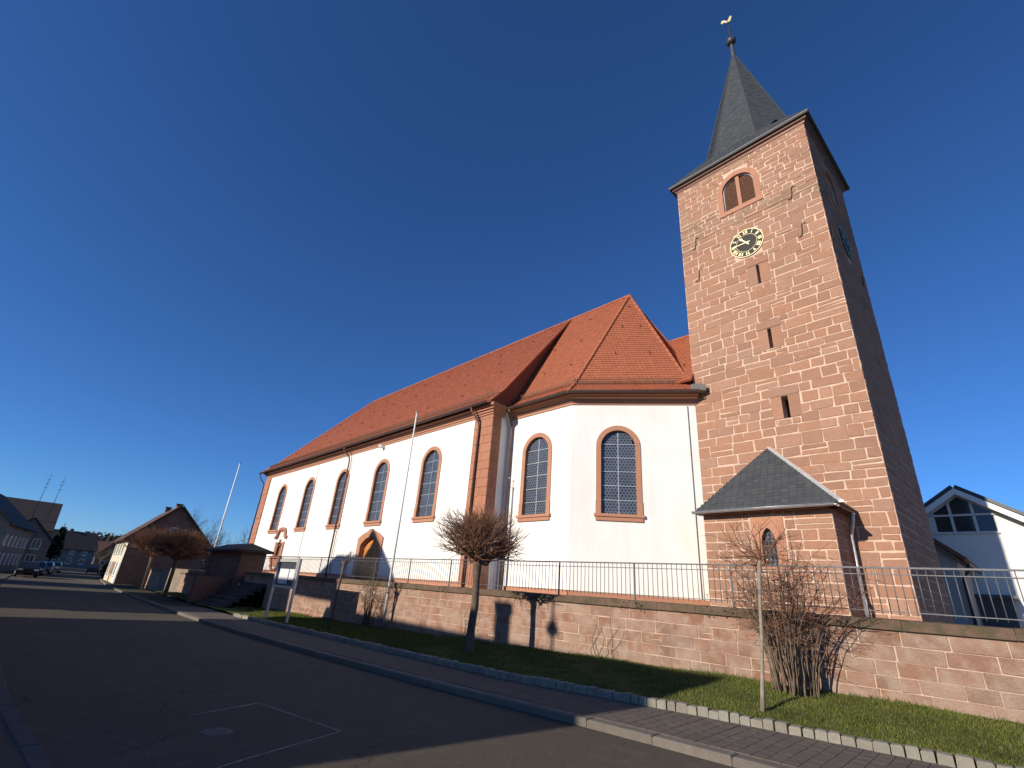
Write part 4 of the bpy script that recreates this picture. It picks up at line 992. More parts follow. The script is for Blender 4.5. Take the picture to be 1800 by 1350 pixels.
# ================================================================== PLANTS
def shoot(mb, p, d, L, r, rng, bend=.25, seg=3, up_=.15, n=3):
    p = Vector(p); d = Vector(d).normalized(); pts = [p.copy()]; rs = [r]
    for i in range(seg):
        d = (d + Vector((rng.uniform(-bend, bend), rng.uniform(-bend, bend), rng.uniform(-bend, bend) + up_)) * .5).normalized()
        p = p + d * (L / seg); pts.append(p.copy()); rs.append(r * (1 - .78 * (i + 1) / seg))
    mb.tube(pts, rs, n, False); return pts, d
def globe_tree(root, base, zt, rx, rz, seed, tr=.12, nb=26, twigs=9, lean=(0, 0), tk=1.0):
    rng = random.Random(seed); bx, by, bz = base; top_ = Vector((bx + lean[0], by + lean[1], zt))
    mb = MB(); pts = [Vector(base).lerp(top_, t) + Vector((rng.uniform(-.025, .025), rng.uniform(-.025, .025), 0)) for t in (0, .06, .25, .5, .75, .92, 1)]
    mb.tube(pts, [tr * 1.5, tr * 1.15, tr, tr * .95, tr * .9, tr * 1.1, tr * 1.25], 12); mb.build('trunk', 'bark', root)
    cr_ = MB(); c = top_ + Vector((0, 0, rz * .42)); mains = []
    for i in range(nb):
        an = 2.4 * i + rng.uniform(-.3, .3); el = rng.uniform(-.35, 1.4)
        d = Vector((cos(an) * cos(el), sin(an) * cos(el), sin(el))); E1 = c + Vector((d.x * rx, d.y * rx, d.z * rz)) * rng.uniform(.42, .68); P0 = top_ + Vector((0, 0, rng.uniform(-.1, .08)))
        pts_ = []
        for k_ in range(5):
            t_ = k_ / 4; q_ = P0.lerp(E1, t_) + Vector((rng.uniform(-1, 1), rng.uniform(-1, 1), rng.uniform(-1, 1))) * .09 * sin(pi * t_) + Vector((0, 0, -.16 * sin(pi * t_) * (1 if el < .5 else 0))); pts_.append(q_)
        cr_.tube(pts_, [.042, .034, .028, .022, .016], 5, False); mains.append((d, pts_))
    for d, pts_ in mains:
        for j in range(twigs):
            q_ = pts_[rng.choice((2, 3, 3, 4, 4))]; dd = (d + Vector((rng.uniform(-.75, .75), rng.uniform(-.75, .75), rng.uniform(-.45, .75)))).normalized()
            E2 = c + Vector((dd.x * rx, dd.y * rx, dd.z * rz)) * rng.uniform(.72, 1.18)
            L2 = (E2 - q_).length; pt = []
            for k_ in range(5):
                t_ = k_ / 4; pt.append(q_.lerp(E2, t_) + Vector((rng.uniform(-1, 1), rng.uniform(-1, 1), rng.uniform(-1, 1))) * .045 + Vector((0, 0, .14 * t_ * t_ * L2)))
            cr_.tube(pt, [.012 * tk, .0105 * tk, .009 * tk, .0065 * tk, .003 * tk], 3, False)
            td = (pt[-1] - pt[1]).normalized()
            for _ in range(2): shoot(cr_, pt[rng.randint(1, 3)], td + Vector((rng.uniform(-.8, .8), rng.uniform(-.8, .8), rng.uniform(-.2, .7))), L2 * rng.uniform(.3, .6), .0065 * tk, rng, .35, 2, .2)
    cr_.build('crown', 'twig', root)
t = thing('pruned_tree', 'bare globe-pruned tree with thick dark trunk before the corner pier', 'tree', (-10.6, 9.12, zg(-10.6, 9.12)), group='pruned street trees')
globe_tree(t, (-10.6, 9.12, zg(-10.6, 9.12) - .05), 2.42, 1.24, .84, 4, .105, 36, 15, (.0, 0))
t = thing('pruned_tree', 'wide brown globe-pruned tree in front of the house with the brown gable', 'tree', (-50, 8.4, zr(-50)), group='pruned street trees')
globe_tree(t, (-50, 8.4, zr(-50)), 2.3, 2.3, 1.35, 5, .13, 40, 14, tk=2.0)
t = thing('pruned_tree', 'dark globe-pruned tree left of the stone gatehouse', 'tree', (-43.5, 8.8, zr(-43)), group='pruned street trees')
globe_tree(t, (-43.5, 8.8, zr(-43)), 2.2, 2.1, 1.25, 6, .13, 40, 14, tk=2.0)
# slender young tree by the kerb with its crown at the railing
t = thing('young_tree', 'slender young tree with pale straight stem before the leafless bush', 'tree', (-3.58, 9.31, zg(-3.58, 9.31)))
rng = random.Random(31); b0 = Vector((-3.58, 9.31, zg(-3.58, 9.31) - .03)); tp_ = Vector((-3.36, 9.31, 2.45))
mb = MB(); mb.tube([b0.lerp(tp_, i / 6) + Vector((rng.uniform(-.012, .012), 0, 0)) for i in range(7)], [.045, .034, .03, .03, .028, .03, .036], 8); mb.build('trunk', 'bark_pale', t)
cr_ = MB()
for i in range(16):
    an = rng.uniform(0, 2 * pi); el = rng.uniform(.0, 1.2); pts_, d = shoot(cr_, tp_ + Vector((0, 0, rng.uniform(-.1, .05))), (cos(an) * cos(el), sin(an) * cos(el), sin(el)), rng.uniform(.35, .75), .016, rng, .6, 4, .05, 4)
    for j in range(5):
        q_ = pts_[rng.randint(1, 4)]; p2, d2 = shoot(cr_, q_, d + Vector((rng.uniform(-1, 1), rng.uniform(-1, 1), rng.uniform(-.5, .6))), rng.uniform(.2, .45), .007, rng, .4, 3, .05)
        shoot(cr_, p2[1], d2 + Vector((rng.uniform(-1, 1), rng.uniform(-1, 1), rng.uniform(-.4, .5))), rng.uniform(.12, .25), .004, rng, .3, 2)
cr_.build('crown', 'twig', t)
# leafless bush
def bush(root, base, n, H, spread, seed, r0=.014, thick=.16, sub=5, mat='twig', bark='bark'):
    rng = random.Random(seed); st = MB(); tw = MB(); bx, by, bz = base
    for i in range(n):
        an = rng.uniform(0, 2 * pi); rr = thick * sqrt(rng.random()); p = Vector((bx + rr * cos(an), by + rr * sin(an) * .7, bz - .03)); a2 = an + rng.uniform(-.8, .8)
        sp_ = rng.uniform(.05, 1.0) * spread; L = H * rng.uniform(.6, 1.05); pts_ = []; rs = []
        N = 7; dx, dy = cos(a2) * sp_, sin(a2) * sp_ * .75
        for k_ in range(N + 1):
            t_ = k_ / N; arch = sp_ / spread
            pts_.append(p + Vector((dx * t_ ** 1.7 + rng.uniform(-.02, .02), dy * t_ ** 1.7 + rng.uniform(-.02, .02), L * (t_ - .28 * arch * t_ ** 3)))); rs.append(r0 * rng.uniform(.8, 1.2) * (1.2 - t_))
        st.tube(pts_, rs, 4, False)
        for j in range(sub):
            k_ = rng.randint(3, N); q_ = pts_[k_]; d = Vector((rng.uniform(-1, 1), rng.uniform(-1, 1), rng.uniform(-.3, .9)))
            p2, d2 = shoot(tw, q_, d, rng.uniform(.25, .6), .007, rng, .5, 4, .02)
            for _ in range(3): shoot(tw, p2[rng.randint(1, 4)], d2 + Vector((rng.uniform(-.9, .9), rng.uniform(-.9, .9), rng.uniform(-.6, .5))), rng.uniform(.12, .3), .004, rng, .35, 2, 0)
    st.build('stem', bark, root); tw.build('twigs', mat, root)
t = thing('leafless_bush', 'big leafless reddish bush growing against the sandstone wall', 'bush', (-3.55, 10.85, zg(-3.55, 10.85)))
bush(t, (-3.55, 10.75, zg(-3.55, 10.75)), 64, 2.95, 1.12, 8, .0115, .36, 8, 'twig', 'bark_mid')
t = thing('wall_shrub', 'thin grey leafless shrub against the wall below the church door', 'bush', (-18.0, 10.35, zg(-18.0, 10.35)))
bush(t, (-18.0, 10.35, zg(-18.0, 10.35)), 26, 2.0, .7, 9, .014, .22, 5, 'twig_grey', 'bark')
# small pollarded tree with knuckled head
t = thing('pollard_tree', 'small pollarded tree with knuckled head beside the notice board', 'tree', (-17.6, 8.7, zg(-17.6, 8.7)))
rng = random.Random(41); b0 = Vector((-17.62, 8.7, zg(-17.6, 8.7) - .03)); tp_ = Vector((-17.35, 8.65, 2.1)); mb = MB()
mb.tube([b0.lerp(tp_, i / 5) for i in range(6)], [.06, .045, .042, .04, .042, .055], 8); mb.build('trunk', 'bark', t); cr_ = MB()
for i in range(9):
    an = rng.uniform(0, 2 * pi); pts_, d = shoot(cr_, tp_, (cos(an), sin(an), rng.uniform(.5, 1.2)), rng.uniform(.3, .5), .03, rng, .7, 3, .1, 5)
    for j in range(4): shoot(cr_, pts_[-1], d + Vector((rng.uniform(-1, 1), rng.uniform(-1, 1), rng.uniform(0, 1))), rng.uniform(.1, .25), .012, rng, .4, 2, .1)
cr_.build('crown', 'bark', t)
# dry climbers on the wall
for cxw, sd0, lab in ((-13.2, 51, 'dry climbing stems on the wall behind the globe-pruned tree'), (-8.0, 52, 'thin dry climbing stems on the wall, right of the globe-pruned tree'), (-21.5, 53, 'dry climbing stems on the wall right of the notice board')):
    rng = random.Random(sd0); mb = MB()
    for i in range(7):
        x = cxw + rng.uniform(-.3, .3); z_ = zb(x) - .02; pts_ = []
        for k_ in range(7): pts_.append(Vector((x, yw(x) - .03, z_))); x += rng.uniform(-.1, .16); z_ += rng.uniform(.08, .2)
        mb.tube(pts_, [.006, .0055, .005, .005, .004, .003, .002], 4, False)
    mb.build('climber', 'twig_grey', None, lab, 'climber')
# weeds growing at the coping
rng = random.Random(61); mb = MB()
for cxw in (-11.0, -10.2, -7.2, -14.5, -5.0):
    for i in range(60):
        p = Vector((cxw + rng.uniform(-.35, .35), yw(cxw) - rng.uniform(.0, .1), 1.5 + rng.uniform(-.02, .17))); a = rng.uniform(0, 2 * pi); s = rng.uniform(.015, .04)
        mb.add([p, p + Vector((cos(a) * s, -.02, sin(a) * s)), p + Vector((cos(a + .9) * s, -.03, sin(a + .9) * s - .02))], [(0, 1, 2)])
mb.build('coping_weed', 'hedge', None, 'small green weeds growing along the coping of the wall', 'weeds', kind='stuff')

# ================================================================== POLES, NOTICE BOARD
def flagpole(name, lab, x, y, z0, z1, r, mat='white_paint', group='flagpoles'):
    t = thing(name, lab, 'flagpole', (x, y, z0), group=group)
    mb = MB(); mb.tube([(x, y, z0), (x, y, (z0 + z1) / 2), (x, y, z1)], [r, r * .85, r * .6], 12); mb.build('pole', mat, t)
    mb = MB(); mb.lathe([(r * .7, z1), (r * 1.3, z1 + .02), (r * 1.3, z1 + .06), (r * .5, z1 + .09)], x, y, 12); mb.build('cap', 'zinc', t)
    mb = MB(); mb.lathe([(r * 1.8, z0), (r * 1.8, z0 + .35), (r * 1.1, z0 + .4)], x, y, 12); mb.build('base', 'galvanised', t); mb = MB(); mb.tube([(x + r * .5, y - r * .5, z0 + 1.3), (x + r * 1.8, y - r * 1.8, z0 + 1.3)], .03, 6); mb.build('cleat', 'galvanised', t)
flagpole('flagpole', 'tall white flagpole on the verge before the white nave wall', -17.3, 10.6, zg(-17.3, 10.6) - .05, 8.45, .05)
flagpole('flagpole', 'tall white flagpole left of the church, against the sky', -51.3, 13.0, 1.5, 11.1, .085)
flagpole('thin_pole', 'thin dark earthing pole by the choir wall next to the corner pier', -16.82, 15.95, 1.5, 6.65, .03, 'galvanised', None)
nb_ = thing('notice_board', 'white framed glass notice board with papers on two posts on the verge', 'notice board', (-21, 8.2, zg(-21, 8.2)))
Fbd = frame((-22.25, 8.2, 0), 0.0)
for u in (0.0, 2.15):
    mb = MB(); mb.fbox(Fbd, u - .04, u + .04, -.2, 2.25, -.04, .04); mb.build('post', 'zinc_bright', nb_)
mb = MB()
for a, b_, c, d in ((.04, 2.11, 1.16, 1.24), (.04, 2.11, 2.12, 2.22), (.04, .14, 1.24, 2.12), (2.01, 2.11, 1.24, 2.12)): mb.fbox(Fbd, a, b_, c, d, -.07, .07)
mb.build('frame', 'zinc_bright', nb_)
mb = MB(); mb.fbox(Fbd, .14, 2.01, 1.24, 2.12, -.05, .0); mb.build('back_panel', 'dark_grey_paint', nb_)
for a, b_, c, d in ((.35, 1.28, 1.30, 1.86), (1.36, 1.85, 1.46, 1.86)):
    mb = MB(); mb.fbox(Fbd, a, b_, c, d, 0, .012); mb.build('paper', 'paper', nb_)

# ================================================================== HOUSES
def house(name, lab, loc, rot, W_, D_, hw, hr, wall, roofm, ridge_axis='x', win=(), group=None, over=.4, chim=(), cat='house', doors=(), frames='white_paint', gablemat=None):
    # local: front face at y=0 looking to -y, x 0..W, y 0..D, z from 0
    t = thing(name, lab, cat, loc, rot, group); R_ = root_m(t)
    def L(x, y, z_): return R_ @ Vector((x, y, z_))
    mb = MB(); b0, b1, b2, b3 = L(0, 0, -.8), L(W_, 0, -.8), L(W_, D_, -.8), L(0, D_, -.8); t0, t1, t2, t3 = L(0, 0, hw), L(W_, 0, hw), L(W_, D_, hw), L(0, D_, hw)
    mb.quad(b0, b1, t1, t0); mb.quad(b1, b2, t2, t1); mb.quad(b2, b3, t3, t2); mb.quad(b3, b0, t0, t3)
    if ridge_axis == 'x':
        g0, g1 = L(0, D_ / 2, hr), L(W_, D_ / 2, hr); 
        if gablemat:
            gm = MB(); gm.poly([L(W_ + .03, 0, -.8), L(W_ + .03, D_, -.8), L(W_ + .03, D_, hw), L(W_ + .03, D_ / 2, hr), L(W_ + .03, 0, hw)]); gm.build('gable_wall', gablemat, t)
        mb.poly([t1, t2, g1]); mb.poly([t3, t0, g0]); k_ = (hr - hw) / (D_ / 2)
        e = hw - over * k_
        fs = [[L(-over, -over, e), L(W_ + over, -over, e), L(W_ + over, D_ / 2, hr), L(-over, D_ / 2, hr)], [L(W_ + over, D_ + over, e), L(-over, D_ + over, e), L(-over, D_ / 2, hr), L(W_ + over, D_ / 2, hr)]]
    else:
        g0, g1 = L(W_ / 2, 0, hr), L(W_ / 2, D_, hr); mb.poly([t0, t1, g0]); mb.poly([t2, t3, g1]); k_ = (hr - hw) / (W_ / 2); e = hw - over * k_
        fs = [[L(W_ + over, -over, e), L(W_ + over, D_ + over, e), L(W_ / 2, D_ + over, hr), L(W_ / 2, -over, hr)], [L(-over, D_ + over, e), L(-over, -over, e), L(W_ / 2, -over, hr), L(W_ / 2, D_ + over, hr)]]
    mb.build('wall', wall, t); mb = MB()
    for p in fs:
        n_ = (p[1] - p[0]).cross(p[2] - p[0]).normalized(); mb.prism([v + n_ * .02 for v in p], n_ * .16)
    rf = mb.build('roof', roofm, t)
    for (cx_, cy_, h_) in chim:
        mb = MB(); z0_ = hr - 1.2; q_ = [L(cx_ + a, cy_ + b_, z_) for z_ in (z0_, hr + h_) for a, b_ in ((-.3, -.25), (.3, -.25), (.3, .25), (-.3, .25))]; mb.hexa(q_)
        q_ = [L(cx_ + a, cy_ + b_, z_) for z_ in (hr + h_, hr + h_ + .1) for a, b_ in ((-.38, -.33), (.38, -.33), (.38, .33), (-.38, .33))]; mb.hexa(q_); mb.build('chimney', 'sandstone_dark', rf)
    faces = {'f': frame(b0, rot), 'r': frame(b1, rot + pi / 2), 'l': frame(b3, rot - pi / 2), 'b': frame(b2, rot + pi)}
    zl = loc[2]
    for (fc, u, z_, w_, h_) in win:
        F = faces[fc]; mb = MB(); z_ += zl
        for a, b_, c, d in ((u - w_ / 2, u - w_ / 2 + .09, z_, z_ + h_), (u + w_ / 2 - .09, u + w_ / 2, z_, z_ + h_), (u - w_ / 2, u + w_ / 2, z_, z_ + .09), (u - w_ / 2, u + w_ / 2, z_ + h_ - .09, z_ + h_), (u - .035, u + .035, z_, z_ + h_)): mb.fbox(F, a, b_, c, d, -.02, .06)
        wi = mb.build('window', frames, t)
        for s in (-1, 1):
            mb = MB(); a, b_ = sorted((u + s * .035, u + s * (w_ / 2 - .09))); mb.quad(F(a, z_ + .09, .03), F(b_, z_ + .09, .03), F(b_, z_ + h_ - .09, .03), F(a, z_ + h_ - .09, .03)); mb.build('pane', 'window_glass', wi)
        mb = MB(); mb.fbox(F, u - w_ / 2 - .06, u + w_ / 2 + .06, z_ - .08, z_, -.02, .12); mb.build('sill', 'off_white', wi)
    for (fc, u, w_, h_, mt) in doors:
        F = faces[fc]; mb = MB(); mb.fbox(F, u - w_ / 2, u + w_ / 2, zl, zl + h_, -.02, .05); mb.build('door', mt, t)
    return t, faces, L
def wrow(fc, us, z_, w_=1.0, h_=1.35): return [(fc, u, z_, w_, h_) for u in us]
# right: white house with glazed gable behind the tower
wh, Fh, Lh = house('white_house', 'white house with glazed gable behind the tower', (-8.2, 36, 1.5), 0, 12, 10, 2.95, 7.15, 'plaster_house', 'dark_grey_paint', 'y', win=wrow('f', (9.5, 11), .9, 1.0, 1.2), over=.55)
F = Fh['f']; X0 = -8.2
def gz(xw): return 1.5 + 7.15 - abs(xw + 2.2) * .70 - .42
mb = MB(); bars = MB()
cols = [-3.42, -2.72, -2.48, -1.82, -1.60, -.85]
for (a, b_) in ((-3.36, -2.72), (-2.58, -1.80), (-1.66, -.98)):
    for z0_, z1_ in ((6.40, 7.20), (7.32, 9)):
        P = [(a, z0_), (b_, z0_)] + [(x_, min(z1_, gz(x_))) for x_ in ((b_, -2.2, a) if a < -2.2 < b_ else (b_, a))]
        if min(p[1] for p in P[2:]) < z0_ + .02:
            P = [p for p in P if p[1] >= z0_]
            xs_ = -2.2 + (1.5 + 7.15 - .42 - z0_) / .70 * (1 if a > -2.2 else -1)
            P = [(a, z0_), (min(xs_, b_), z0_), (a, min(z1_, gz(a)))] if a > -2.2 else [(max(a, xs_), z0_), (b_, z0_), (b_, min(z1_, gz(b_)))]
        g_ = MB(); g_.poly([F(u - X0, z_, .02) for u, z_ in P]); g_.build('gable_pane', 'window_glass', wh)
for x_ in (-2.65, -1.73): bars.fbox(F, x_ - X0 - .06, x_ - X0 + .06, 6.3, gz(x_) + .05, 0, .09)
bars.fbox(F, -3.5 - X0, -.9 - X0, 7.21, 7.31, 0, .085); bars.fbox(F, -3.5 - X0, -.9 - X0, 6.28, 6.39, 0, .1); bars.build('gable_frame', 'off_white', wh)
for s in (-1, 1):
    mb = MB(); z_a = 1.5 + 7.15 + .02; k_ = .70; x_e = 6.5
    P = [Lh(6, -.56, 7.12), Lh(6 + s * x_e, -.56, 7.12 - k_ * x_e), Lh(6 + s * x_e, -.56, 6.80 - k_ * x_e), Lh(6, -.56, 6.80)]
    if s < 0: P = P[::-1]
    mb.prism(P, (0, .05, 0)); mb.build('barge_board', 'white_paint', wh)
mb = MB(); mb.fbox(F, 0, 12, 4.1, 4.16, 0, .05); mb.build('string_line', 'off_white', wh)
mb = MB(); mb.fbox(F, 4.2, 7.0, 1.5, 3.1, .0, 1.2); mb.fbox(F, 4.0, 7.2, 3.1, 3.25, 0, 1.5); mb.build('bay', 'dark_grey_paint', wh)
an_, Fa, La = house('annex', 'small annex with brown eaves and dark downpipe between tower and white house', (-8.6, 30.5, 1.5), 0, 6.1, 5.2, 3.15, 5.9, 'plaster_grey', 'tile_brown', 'y', over=.30, cat='annex')
gutter([La(6.5, -.35, 2.80), La(6.5, 5.0, 2.80)], .08, 'dark_grey_paint', an_)
pipe([La(6.5, -.2, 2.75), La(6.48, -.2, 2.5), La(6.2, -.1, 2.2), La(6.18, -.08, 2.0), La(6.18, -.08, 0)], .065, an_, 'dark_grey_paint')
mb = MB(); mb.prism([La(5.0, -.34, 4.05), La(6.42, -.34, 2.78), La(6.42, -.34, 2.60), La(5.0, -.34, 3.87)][::-1], (0, .05, 0)); mb.build('barge_board', 'timber', an_)
# left of the church along the street
house('gable_house', 'brown gabled house with cream street front left of the church', (-76, 8.8, -.45), radians(-3), 14, 6.8, 4.5, 7.9, 'plaster_cream', 'tile_brown', 'x', wrow('f', (2, 5, 8, 11), .8) + wrow('f', (2, 5, 8, 11), 2.9, 1.0, 1.1) + wrow('r', (3.4,), 4.9, .7, .9), chim=((4, 3.4, .6), (12, 3.4, .35)), doors=(('f', 6.5, 1.0, 2.1, 'door_wood'), ('f', 12.6, 2.0, 2.1, 'white_paint')), gablemat='plaster_brown')
house('row_house', 'white fronted house with dark roof further down the street', (-98, 11.6, -.5), radians(-5), 15, 9, 5.0, 8.8, 'plaster_house', 'tile_brown', 'x', wrow('f', (2, 5, 8, 11, 13.5), 1.0) + wrow('f', (2, 5, 8, 11, 13.5), 3.3, 1, 1.1), chim=((5, 4.5, .7), (12, 4.5, .5)))
house('row_house', 'grey house with red roof at the bend of the street', (-128, 15.5, -.5), radians(-7), 18, 9, 5.2, 8.6, 'plaster_grey', 'tile_old', 'x', wrow('f', (3, 7, 11, 15), 1.2), chim=((9, 4.5, .6),))
house('end_house', 'pale house with red ground floor closing the far end of the street', (-205, 10, -.6), radians(80), 12, 9, 4.6, 8.0, 'plaster_cream', 'tile_brown', 'x', wrow('f', (2, 5, 8, 11), 2.9) + wrow('f', (2, 5, 8, 11), .7), chim=((6, 4.5, .5),))
house('end_house', 'low house with dark roof beside the far pale house', (-190, 23, -.6), radians(80), 10, 9, 3.0, 6.5, 'plaster_brown', 'tile_brown', 'x', wrow('f', (2, 5, 8), .9))
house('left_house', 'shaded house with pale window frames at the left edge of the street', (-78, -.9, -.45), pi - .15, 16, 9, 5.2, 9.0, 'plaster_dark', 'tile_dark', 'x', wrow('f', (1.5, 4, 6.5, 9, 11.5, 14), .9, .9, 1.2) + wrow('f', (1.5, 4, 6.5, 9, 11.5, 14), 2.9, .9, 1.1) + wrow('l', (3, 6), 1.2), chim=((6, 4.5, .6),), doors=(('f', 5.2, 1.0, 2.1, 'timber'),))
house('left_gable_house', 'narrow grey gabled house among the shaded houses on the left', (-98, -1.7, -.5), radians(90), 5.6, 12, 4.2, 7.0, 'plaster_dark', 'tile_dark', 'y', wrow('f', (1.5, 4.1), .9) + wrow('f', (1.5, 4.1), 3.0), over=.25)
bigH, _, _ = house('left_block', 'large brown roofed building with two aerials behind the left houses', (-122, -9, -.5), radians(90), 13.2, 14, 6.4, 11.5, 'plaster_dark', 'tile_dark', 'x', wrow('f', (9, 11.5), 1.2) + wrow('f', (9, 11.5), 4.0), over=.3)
for yy in (1.0, 3.0):
    mb = MB(); mb.tube([(-124, yy, 8.0), (-124, yy, 15.6)], [.06, .03], 5)
    for z_ in (13.2, 14.0, 14.7): mb.tube([(-124, yy - .35, z_), (-124, yy + .35, z_)], .025, 4)
    mb.build('aerial', 'iron', bigH)
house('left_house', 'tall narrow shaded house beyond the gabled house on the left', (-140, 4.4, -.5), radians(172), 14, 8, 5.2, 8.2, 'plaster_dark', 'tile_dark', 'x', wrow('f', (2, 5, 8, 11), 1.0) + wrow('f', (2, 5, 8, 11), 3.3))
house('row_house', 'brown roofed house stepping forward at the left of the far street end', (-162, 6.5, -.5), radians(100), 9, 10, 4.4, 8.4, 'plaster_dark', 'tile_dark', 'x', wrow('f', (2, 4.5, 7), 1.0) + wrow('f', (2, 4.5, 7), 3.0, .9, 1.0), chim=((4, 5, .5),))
house('row_house', 'dark gabled house in the middle of the far street end', (-182, 17.5, -.5), radians(85), 6.5, 10, 3.6, 7.2, 'plaster_brown', 'tile_dark', 'y', wrow('f', (2, 4.5), 1.0))
# stone gatehouse and steps at the end of the wall
gt = thing('gatehouse', 'dark sandstone gatehouse with flat hipped roof at the left end of the wall', 'gatehouse', (-36.5, 10.8, -.3))
Fg = frame((-39.6, 9.9, 0), 0.0); Fgr = frame((-33.0, 9.9, 0), pi / 2)
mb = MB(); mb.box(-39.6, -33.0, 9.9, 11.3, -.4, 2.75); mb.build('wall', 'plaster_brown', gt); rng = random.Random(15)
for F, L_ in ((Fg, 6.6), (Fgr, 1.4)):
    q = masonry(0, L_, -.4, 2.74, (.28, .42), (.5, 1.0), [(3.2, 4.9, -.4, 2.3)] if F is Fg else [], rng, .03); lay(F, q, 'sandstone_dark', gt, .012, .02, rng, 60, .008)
mb = MB(); mb.fbox(Fg, 3.3, 4.8, -.3, 2.25, -.02, .02); mb.build('gate_door', 'timber', gt)
mb = MB(); mb.box(-40.0, -32.65, 9.55, 11.6, 2.75, 2.87); a = [(-40.0, 9.55, 2.87), (-32.65, 9.55, 2.87), (-32.65, 11.6, 2.87), (-40, 11.6, 2.87)]; r_ = [(-38.8, 10.57, 3.3), (-33.9, 10.57, 3.3)]
mb.quad(a[0], a[1], r_[1], r_[0]); mb.poly([a[1], a[2], r_[1]]); mb.quad(a[2], a[3], r_[0], r_[1]); mb.poly([a[3], a[0], r_[0]]); mb.build('roof', 'tile_dark', gt)
mb = MB(); mb.fbox(Fgr, .25, .5, .6, 1.0, .0, .1); mb.build('letter_box', 'off_white', gt)
st = thing('stone_steps', 'dark stone steps rising to the gatehouse', 'steps', (-31, 9, -.2))
for i in range(7):
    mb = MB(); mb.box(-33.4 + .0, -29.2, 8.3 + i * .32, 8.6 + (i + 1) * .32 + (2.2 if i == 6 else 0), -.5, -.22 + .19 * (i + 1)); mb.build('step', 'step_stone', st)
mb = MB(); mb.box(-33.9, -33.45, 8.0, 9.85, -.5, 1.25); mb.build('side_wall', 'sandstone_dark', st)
lw = thing('garden_wall', 'sunlit sandstone garden wall left of the gatehouse', 'wall', (-48, 9.9, -.4))
Flw = frame((-60, 10.3, 0), math.atan(-.02)); mb = MB(); mb.fbox(Flw, 0, 20, -.6, 1.15, -.35, 0); mb.build('wall_core', 'mortar_wall', lw)
q = masonry(0, 20, -.5, 1.14, (.2, .3), (.4, .8), [], random.Random(16), .025); lay(Flw, q, 'sandstone_wall', lw, .012, .018, random.Random(17), 120, .008)
mb = MB(); mb.fbox(Flw, 0, 20, 1.15, 1.27, -.4, .05); mb.build('coping', 'coping_stone', lw)
# hedges, far trees
def leaf_mass(mb, c, rx, ry, rz, n, s, rng):
    for i in range(n):
        while True:
            v = Vector((rng.uniform(-1, 1), rng.uniform(-1, 1), rng.uniform(-1, 1)))
            if .35 < v.length < 1: break
        p = Vector((c[0] + v.x * rx, c[1] + v.y * ry, c[2] + v.z * rz)); a = Vector((rng.uniform(-1, 1), rng.uniform(-1, 1), rng.uniform(-1, 1))).normalized() * s; b_ = a.cross(Vector((rng.uniform(-1, 1), rng.uniform(-1, 1), rng.uniform(-1, 1)))).normalized() * s * .6
        mb.add([p - a, p + b_, p + a, p - b_], [(0, 1, 2, 3)])
rng = random.Random(70); t = thing('conifer', 'dark conifer rising behind the far left houses', 'tree', (-150, 5.5, -.5))
mb = MB(); mb.tube([(-150, 7, -.5), (-150, 7, 9)], [.25, .05], 6); mb.build('trunk', 'bark', t); mb = MB()
for i in range(9): r_ = 1.5 * (1 - i / 14); leaf_mass(mb, (-150, 7, 2.2 + i * .62), r_, r_, .8, 90, .35, rng)
mb.build('crown', 'conifer', t)
def bare_tree(name, lab, base, H, sp_, seed, r0=.16):
    rng = random.Random(seed); t = thing(name, lab, 'tree', base, group='bare background trees'); b_ = Vector(base); mb = MB(); cr_ = MB()
    mb.tube([b_, b_ + Vector((.1, 0, H * .25)), b_ + Vector((0, .1, H * .5))], [r0, r0 * .8, r0 * .5], 7); mb.build('trunk', 'bark', t)
    def rec(p, d, L, r, dep):
        pts_, d2 = shoot(cr_, p, d, L, r, rng, .5, 3, .12, 4 if dep > 1 else 3)
        if dep:
            for _ in range(4): rec(pts_[rng.randint(1, 3)], d2 + Vector((rng.uniform(-.9, .9), rng.uniform(-.9, .9), rng.uniform(-.3, .7))), L * rng.uniform(.5, .75), r * .55, dep - 1)
    for i in range(7): an = i * .9 + rng.uniform(0, .5); rec(b_ + Vector((0, 0, H * rng.uniform(.25, .5))), (cos(an) * sp_, sin(an) * sp_, rng.uniform(.5, 1.4)), H * .3, r0 * .4, 3)
    cr_.build('crown', 'twig_grey', t)
bare_tree('bare_tree', 'tall bare tree behind the brown gabled house', (-75, 16.5, 0), 9.5, .9, 81)
bare_tree('bare_tree', 'lower bare tree beside the left flagpole', (-66, 16.5, 1.0), 5.6, 1.0, 82, .1)
bare_tree('bare_tree', 'bare tree between the left flagpole and the nave corner', (-62, 19.5, 1.2), 5.6, 1.0, 83, .1)
bare_tree('bare_tree', 'small bare tree standing on the right pavement down the street', (-120, 12.5, -.4), 5.0, .9, 84, .1)
mb = MB(); rng = random.Random(90)
leaf_mass(mb, (-90, 10.6, .5), 5, .7, 1.0, 700, .16, rng); mb.build('hedge', 'hedge', None, 'dark clipped hedge along the right pavement down the street', 'hedge')
